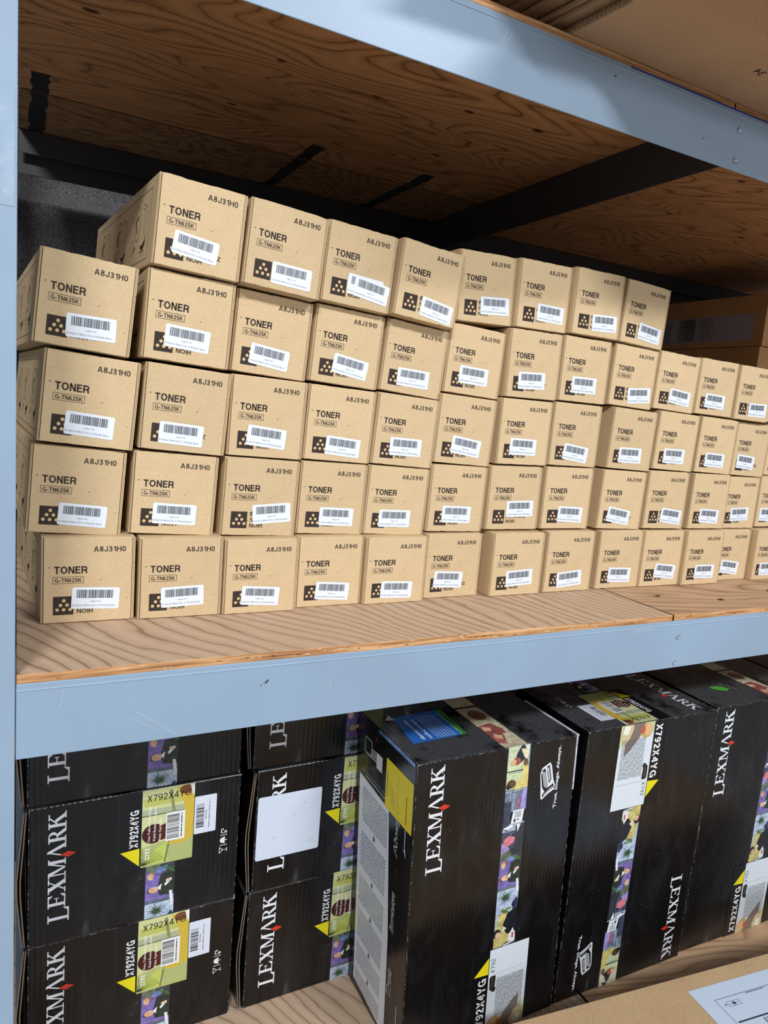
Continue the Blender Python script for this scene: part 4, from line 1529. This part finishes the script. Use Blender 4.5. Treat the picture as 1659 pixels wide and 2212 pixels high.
def carton_hull(parent_name, W, D, H, warp=None, gap=0.0005):
    me = boxes_mesh('carton_hull', [(0, W, 0, D, gap, H - gap)], M['black'], 0.0016, 2, warp)
    return me


# upright cartons ------------------------------------------------
def upright(name, x, y, yaw, W, label, flip=False, shear=0.0, kind='C'):
    H = CH
    wp = (lambda a, b, c: (a + shear * (H - c), b, c)) if shear else None
    o = link('cartridge_carton', carton_hull(name, W, CD, H, wp))
    o.location = (x, y, -PITCH + 0.0008)
    o.rotation_euler = (0, 0, math.radians(yaw))
    props(o, label, 'carton', 'black cartridge cartons standing on the lower shelf')
    if flip:
        fk = lambda: Ink((W, 0, H), (-1, 0, 0), (0, 0, -1), (0, -1, 0), 0.0002, wp)
        put(front_prints(fk), o)
        tk = lambda: Ink((W, 0.230, H), (-1, 0, 0), (0, -1, 0), (0, 0, 1), 0.0002, wp)
        put(end_prints(tk), o)
    else:
        fk = lambda: Ink((0, 0, 0), (1, 0, 0), (0, 0, 1), (0, -1, 0), 0.0002, wp)
        put(front_prints(fk), o)
    # worn edges on the front and top
    k = Ink((0, 0, 0), (1, 0, 0), (0, 0, 1), (0, -1, 0), 0.0002, wp)
    wear_ink(k, [((W, H - 0.0008), (0, H - 0.0008)), ((0.0006, H), (0.0006, 0.002)), ((W - 0.0006, 0.002), (W - 0.0006, H)), ((W, 0.0022), (W * 0.7, 0.0022))], int(x * 100), 55)
    random.seed(int(x * 1000))
    for q in range(34):
        u, v = random.uniform(0.02, W - 0.02), random.uniform(0.02, H - 0.02)
        s = random.uniform(0.0003, 0.0009)
        g = random.randint(90, 190)
        k.poly([(u - s * 0.4, v - s), (u + s * 0.4, v - s), (u + s * 0.5, v + s), (u - s * 0.3, v + s * 1.2)], (g, g, g))
    props(link('worn_edges', k.mesh('worn_edges', M['ink']), o), 'whitened scuffed edges', None, None, 'stuff')
    k = Ink((0, 0, H), (1, 0, 0), (0, 1, 0), (0, 0, 1), 0.0002, wp)
    wear_ink(k, [((0, 0.0006), (W, 0.0006)), ((0.0006, CD), (0.0006, 0)), ((W - 0.0006, 0), (W - 0.0006, CD))], int(x * 100) + 5, 40)
    props(link('worn_edges', k.mesh('worn_edges', M['ink']), o), 'whitened scuffed edges', None, None, 'stuff')
    return o, wp


C, wpC = upright('C', 0.6235, -0.088, 0.0, 0.325, 'upright black cartridge carton with a yellow sticker on its left side, nearest the stacks', False, 0.042)
D, wpD = upright('D', 0.9765, -0.0865, -1.0, 0.334, 'upright black cartridge carton turned upside down, second of the standing ones', True, 0.0)
E_, wpE = upright('E', 1.3195, -0.086, -2.2, 0.334, 'upright black cartridge carton with a green leaf on top, third of the standing ones', False, 0.0)

# left side of C: instruction panel, yellow sticker, outlined slogan, small pictograms (faces -x)
H = CH
kC = lambda: Ink((0, 0, 0), (0, 1, 0), (0, 0, 1), (-1, 0, 0), 0.0002, wpC)
k = kC()
k.layer = 2
k.poly([(0.080, 0.425), (0.193, 0.434), (0.185, 0.020), (0.060, 0.008), (0.062, 0.20)], (226, 232, 242))
k.layer = 3
for (v1, v0) in ((0.418, 0.352), (0.332, 0.262), (0.244, 0.190), (0.176, 0.118), (0.104, 0.062), (0.048, 0.016)):
    micro(k, 0.082, 0.178, v0, v1, 11, int(v1 * 1000), (104, 112, 130), False, 0.38)
for v in (0.342, 0.252, 0.183, 0.111, 0.055):
    k.poly([(0.124, v - 0.006), (0.132, v - 0.006), (0.128, v + 0.007)], (40, 60, 62))
link('instruction_panel', k.mesh('instruction_panel', M['gloss']), C)['label'] = 'white panel of small instructions'
k = kC()
k.layer = 4
k.rrect(0.004, 0.424, 0.095, 0.512, 0.002, (240, 220, 34))
k.layer = 5
for (u, v0, v1, w) in ((0.088, 0.445, 0.490, 0.0022), (0.078, 0.450, 0.478, 0.0012), (0.070, 0.440, 0.470, 0.0012), (0.063, 0.436, 0.460, 0.0010), (0.052, 0.430, 0.498, 0.0008), (0.022, 0.432, 0.480, 0.0024), (0.046, 0.436, 0.442, 0.001)):
    k.rect(u, v0, u + w, v1, (110, 100, 30))
link('yellow_sticker', k.mesh('yellow_sticker', M['sticker']), C)['label'] = 'bright yellow sticker with faint printed lines'
for (s, v0, L) in (('Always', 0.356, 0.086), ('Image', 0.216, 0.076), ('True', 0.092, 0.056)):
    k = kC()
    for (bold_, colr, ly, gx) in ((0.055, (176, 178, 186), 2, 0.0), (0.0, (12, 12, 14), 3, 0.0008)):
        k.layer = ly
        k.geo(text_geo(s, bold_, 3), 0.058 - gx, v0 + gx, L - 2 * gx, 0.017 - 2 * gx, colr, 'up_side', 0.25)
    link('outlined_word', k.mesh('outlined_word', M['gloss']), C)['label'] = 'outlined grey word running up the side'
k = kC()
k.layer = 2
k.line((0.050, 0.340), (0.040, 0.322), 0.0008, (170, 60, 70))
k.line((0.048, 0.196), (0.036, 0.176), 0.0008, (150, 56, 60))
k.rect(0.022, 0.390, 0.0245, 0.425, (200, 204, 210))
k.rect(0.020, 0.060, 0.0225, 0.100, (190, 194, 200))
k.poly([(0.018, 0.375), (0.026, 0.388), (0.021, 0.390)], WHITE)
k.line((0.170, 0.440), (0.085, 0.436), 0.0022, (170, 176, 186))
k.line((0.182, 0.447), (0.090, 0.444), 0.0012, (150, 156, 166))
o = link('side_marks', k.mesh('side_marks', M['gloss']), C)
o['label'] = 'thin printed lines and slashes on the side'
o['kind'] = 'stuff'
k = kC()
k.layer = 2
k.frame(0.150, 0.482, 0.178, 0.512, 0.0022, (212, 216, 222))
k.frame(0.130, 0.482, 0.152, 0.500, 0.0020, (212, 216, 222))
for q in range(4):
    k.rect(0.134 + q * 0.004, 0.486, 0.136 + q * 0.004, 0.496, (200, 204, 210))
k.rect(0.110, 0.474, 0.131, 0.502, (214, 218, 224))
k.poly([(0.130, 0.520), (0.138, 0.522), (0.134, 0.530)], (180, 40, 44))
link('side_pictograms', k.mesh('side_pictograms', M['gloss']), C)['label'] = 'small white pictogram frames'
# blue liner showing where the flap gapes, and the pale raw flap edge at the right
k = Ink((0, 0, H), (1, 0, 0), (0, 1, 0), (0, 0, 1), 0.0003, wpC)
me = boxes_mesh('flap_liner', [(-0.0022, -0.0002, 0.004, 0.125, H - 0.0060, H - 0.0012)], m_plain('blue_liner', (110, 146, 206), 0.5), 0.0006, 2, wpC)
link('flap_liner', me, C)['label'] = 'blue liner showing in the gaping flap'
me = boxes_mesh('flap_edge', [(0.3252, 0.3312, 0.0015, 0.150, H - 0.0045, H - 0.0008), (0.3252, 0.3290, 0.0008, 0.0040, H - 0.105, H - 0.004)], M['white_board'], 0.0006, 2, wpC)
link('flap_edge', me, C)['label'] = 'pale raw edge of the side flap'
# top of C
k = Ink((0, 0, H), (1, 0, 0), (0, 1, 0), (0, 0, 1), 0.0002, wpC)
k.layer = 1
k.poly([(0.028, 0.060), (0.124, 0.064), (0.130, 0.162), (0.038, 0.156)], (44, 108, 198))
k.poly([(0.124, 0.064), (0.136, 0.064), (0.142, 0.162), (0.130, 0.162)], (60, 128, 66))
k.poly([(0.022, 0.150), (0.040, 0.145), (0.037, 0.168)], (190, 194, 200))
k.layer = 2
k.text('Lexmark Cartridge', 0.050, 0.140, 0.072, 0.0085, (236, 240, 246), 'down', bold=0.02)
k.text('Collection Program', 0.064, 0.140, 0.072, 0.0085, (236, 240, 246), 'down', bold=0.02)
micro(k, 0.080, 0.120, 0.066, 0.148, 7, 31, (186, 206, 236), True, 0.30)
micro(k, 0.1265, 0.1305, 0.066, 0.150, 1, 33, (214, 226, 214), True, 0.30)
link('return_label', k.mesh('return_label', M['gloss']), C)['label'] = 'blue label with a green bar'


def top_picture(carton, wp, u0=0.170):
    k = Ink((0, 0, CH), (1, 0, 0), (0, 1, 0), (0, 0, 1), 0.0002, wp)
    k.layer = 1
    k.rect(u0, 0.0, u0 + 0.048, 0.200, (206, 198, 168))
    k.layer = 2
    k.poly([(u0, 0.030), (u0 + 0.030, 0.016), (u0 + 0.040, 0.060), (u0 + 0.030, 0.086), (u0, 0.080)], (158, 70, 62))
    k.poly([(u0 + 0.016, 0.012), (u0 + 0.046, 0.004), (u0 + 0.048, 0.040), (u0 + 0.030, 0.048)], (214, 204, 178))
    k.poly([(u0, 0.018), (u0 + 0.014, 0.012), (u0 + 0.020, 0.030), (u0, 0.042)], (190, 84, 74))
    k.layer = 3
    k.poly([(u0 + 0.002, 0.062), (u0 + 0.014, 0.058), (u0 + 0.020, 0.070), (u0 + 0.006, 0.078)], (222, 176, 138))
    k.poly([(u0 + 0.006, 0.034), (u0 + 0.018, 0.028), (u0 + 0.024, 0.040), (u0 + 0.010, 0.048)], (226, 182, 146))
    k.ell(u0 + 0.026, 0.120, 0.016, 0.020, (130, 84, 66))
    k.rect(u0, 0.150, u0 + 0.048, 0.158, (96, 70, 60))
    link('photo_strip', k.mesh('photo_strip', M['photo']), carton)['label'] = 'printed photograph of hands and a red garment'


top_picture(C, wpC, 0.168)
top_picture(E_, wpE, 0.176)
k = Ink((0, 0, CH), (1, 0, 0), (0, 1, 0), (0, 0, 1), 0.0002)
k.layer = 2
k.geo(text_geo('LCCP', -0.01, 3), 0.118, 0.084, 0.098, 0.030, (98, 100, 104), 'up')
link('top_lettering', k.mesh('top_lettering', M['gloss']), E_)['label'] = 'thin grey capital letters'
k = Ink((0, 0, CH), (1, 0, 0), (0, 1, 0), (0, 0, 1), 0.0002)
k.layer = 2
k.poly([(0.072, 0.080), (0.084, 0.066), (0.100, 0.060), (0.114, 0.066), (0.108, 0.078), (0.094, 0.086), (0.078, 0.086)], (86, 190, 66))
k.layer = 3
k.line((0.074, 0.080), (0.110, 0.068), 0.0008, (40, 110, 40))
micro(k, 0.118, 0.124, 0.060, 0.096, 1, 51, (120, 180, 110), True, 0.30)
micro(k, 0.128, 0.134, 0.058, 0.090, 1, 52, (190, 196, 200), True, 0.30)
link('leaf_emblem', k.mesh('leaf_emblem', M['gloss']), E_)['label'] = 'small bright green leaf'

# the next standing carton, only its top shows
F_ = link('cartridge_carton', carton_hull('F', CW, CD, CH))
F_.location = (1.6700, -0.088, -PITCH)
props(F_, 'black cartridge carton whose top just shows at the right edge, last standing one', 'carton', 'black cartridge cartons standing on the lower shelf')
k = Ink((0, 0, CH), (1, 0, 0), (0, 1, 0), (0, 0, 1), 0.0002)
wear_ink(k, [((0.0006, CD), (0.0006, 0)), ((0, 0.0006), (CW, 0.0006))], 77, 40)
props(link('worn_edges', k.mesh('worn_edges', M['ink']), F_), 'whitened scuffed edges', None, None, 'stuff')

# lying cartons, end face to the aisle -----------------------------
LW, LH, LD = 0.320, 0.2295, 0.545
stack_mesh = carton_hull('lying', LW, LD, LH, None, 0.0006)
ek = lambda: Ink((0, 0, 0), (1, 0, 0), (0, 0, 1), (0, -1, 0), 0.0002)
lying0 = link('cartridge_carton', stack_mesh)
put(end_prints(ek, LW, LH), lying0)
# side flap bulging out of the left end, its raw corrugated edge turned to the aisle
for (off, bulge, y1) in ((-0.0012, 0.0085, 0.36), (-0.0042, 0.0105, 0.34)):
    n = 8
    vs, fs = [], []
    for j in range(n + 1):
        s = j / n
        xx = off - bulge * (1 - abs(2 * s - 0.9) / 1.1)
        zz = 0.004 + (LH - 0.008) * s
        for (dx, yy) in ((0, 0.0), (-0.0020, 0.0), (-0.0020, 0.0012), (-0.0020, y1), (0, y1), (0, 0.0012)):
            vs.append((xx + dx, yy + 0.0005, zz))
    for j in range(n):
        a = j * 6
        for q in range(6):
            fs.append((a + q, a + (q + 1) % 6, a + 6 + (q + 1) % 6, a + 6 + q))
    fs.append((5, 4, 3, 2, 1, 0))
    fs.append(tuple(n * 6 + q for q in range(6)))
    me = mesh_from('side_flap', vs, fs, M['black'])
    me.materials.append(M['flute_dark'])
    for p in me.polygons:
        if p.normal.y < -0.5 or p.normal.y > 0.5 and p.center.y < 0.01:
            p.material_index = 1
    link('side_flap', me, lying0)['label'] = 'gaping side flap with a raw corrugated edge'
k = ek()
wear_ink(k, [((LW, LH - 0.0008), (0, LH - 0.0008)), ((0.0006, LH), (0.0006, 0.002)), ((LW - 0.0006, 0.002), (LW - 0.0006, LH))], 21, 45)
props(link('worn_edges', k.mesh('worn_edges', M['ink']), lying0), 'whitened scuffed edges', None, None, 'stuff')
PLACE = [
    (0.0945, 0.1250, 0, 'left', 'lowest', 'black cartridge carton lowest in the left stack, lying with its end outwards'),
    (0.0940, 0.1240, 1, 'left', 'middle', 'black cartridge carton in the middle of the left stack, beside the post'),
    (0.0920, 0.1270, 2, 'left', 'top', 'black cartridge carton topmost in the left stack, half hidden by the beam'),
    (0.4390, 0.1240, 0, 'right', 'lowest', 'black cartridge carton lowest in the second stack, behind the standing cartons'),
    (0.4420, 0.1220, 1, 'right', 'middle', 'black cartridge carton in the second stack with a big blank white sticker'),
    (0.4340, 0.1270, 2, 'right', 'top', 'black cartridge carton topmost in the second stack, under the beam'),
]
for i, (x, y, lev, st, nm, lab) in enumerate(PLACE):
    o = lying0 if i == 0 else copy_tree(lying0)
    o.location = (x, y, -PITCH + lev * (LH + 0.0002))
    props(o, lab, 'carton', 'black cartridge cartons lying in two stacks')
    if lev == 2:
        for ch in list(o.children):
            if ch.name.split('.')[0] in ('product_label', 'barcode_sticker', 'handling_symbols'):
                pass
    if i == 4:
        k = ek()
        k.layer = 12
        k.rrect(0.0035, 0.0610, 0.1210, 0.1800, 0.004, (206, 216, 232))
        k.layer = 13
        for (cu, cv, r) in ((0.105, 0.080, 0.006), (0.070, 0.135, 0.004), (0.035, 0.10, 0.005), (0.09, 0.155, 0.004)):
            k.ell(cu, cv, r, r * 0.6, (196, 206, 220), 9, 0.5)
        s = link('blank_sticker', k.mesh('blank_sticker', M['sticker']), o)
        s['label'] = 'large blank white sticker over the lettering'

# ---------------------------------------------------------------- kraft carton in front at the lower right
GW, GD = 1.05, 0.46
g = link('shipping_carton', boxes_mesh('shipping_carton', [(0, GW, -GD, -0.0005, 0.0, 1.08 - 0.641)], M['kraft_front'], 0.004, 3))
g.location = (0.700, -0.1945, -1.08)
g.rotation_euler = (0, 0, math.radians(-6.6))
props(g, 'large kraft shipping carton standing in front of the rack, white label on top', 'carton')
top = 1.08 - 0.641
me = boxes_mesh('top_flap', [(0.004, GW - 0.004, -0.222, -0.0015, top - 0.0005, top + 0.0035), (0.004, GW - 0.004, -GD + 0.002, -0.226, top - 0.0005, top + 0.0035)], M['kraft_front'], 0.0015, 2)
link('top_flap', me, g)['label'] = 'kraft top flaps meeting at a seam'
# label: local frame matches measured page coordinates
ca, sa = math.cos(math.radians(-6.6)), math.sin(math.radians(-6.6))
dx, dy = 1.093 - 0.700, -0.270 + 0.1945
lx, ly = dx * ca + dy * sa, -dx * sa + dy * ca
k = Ink((lx, ly, top + 0.0036), (1, 0, 0), (0, -1, 0), (0, 0, 1), 0.0003)
k.rect(0, 0.001, 0.29, 0.19, (206, 220, 240))
k.layer = 1
B = (52, 60, 72)
k.rect(0.0315, 0.0280, 0.27, 0.0289, B)
k.rect(0.0315, 0.0280, 0.0324, 0.17, B)
k.rect(0.0364, 0.0725, 0.27, 0.0752, B)
k.frame(0.0475, 0.0368, 0.0757, 0.0462, 0.0006, B)
k.rect(0.0475, 0.0412, 0.0757, 0.0417, B)
k.ell(0.0615, 0.0415, 0.0030, 0.0026, B, 9)
for a in range(6):
    k.line((0.0615, 0.0415), (0.0615 + 0.0048 * math.cos(a * 0.9 + 0.3), 0.0415 + 0.0042 * math.sin(a * 0.9 + 0.3)), 0.0007, B)
k.rect(0.0415, 0.0400, 0.0455, 0.0425, (90, 98, 110))
micro(k, 0.098, 0.140, 0.0300, 0.0322, 1, 15, (110, 120, 134), False, 0.8)
bars(k, 0.0850, 0.20, 0.0780, 0.100, 5, B, 40)
link('shipping_label', k.mesh('shipping_label', M['sticker']), g)['label'] = 'white paper shipping label with a thin ruled frame'
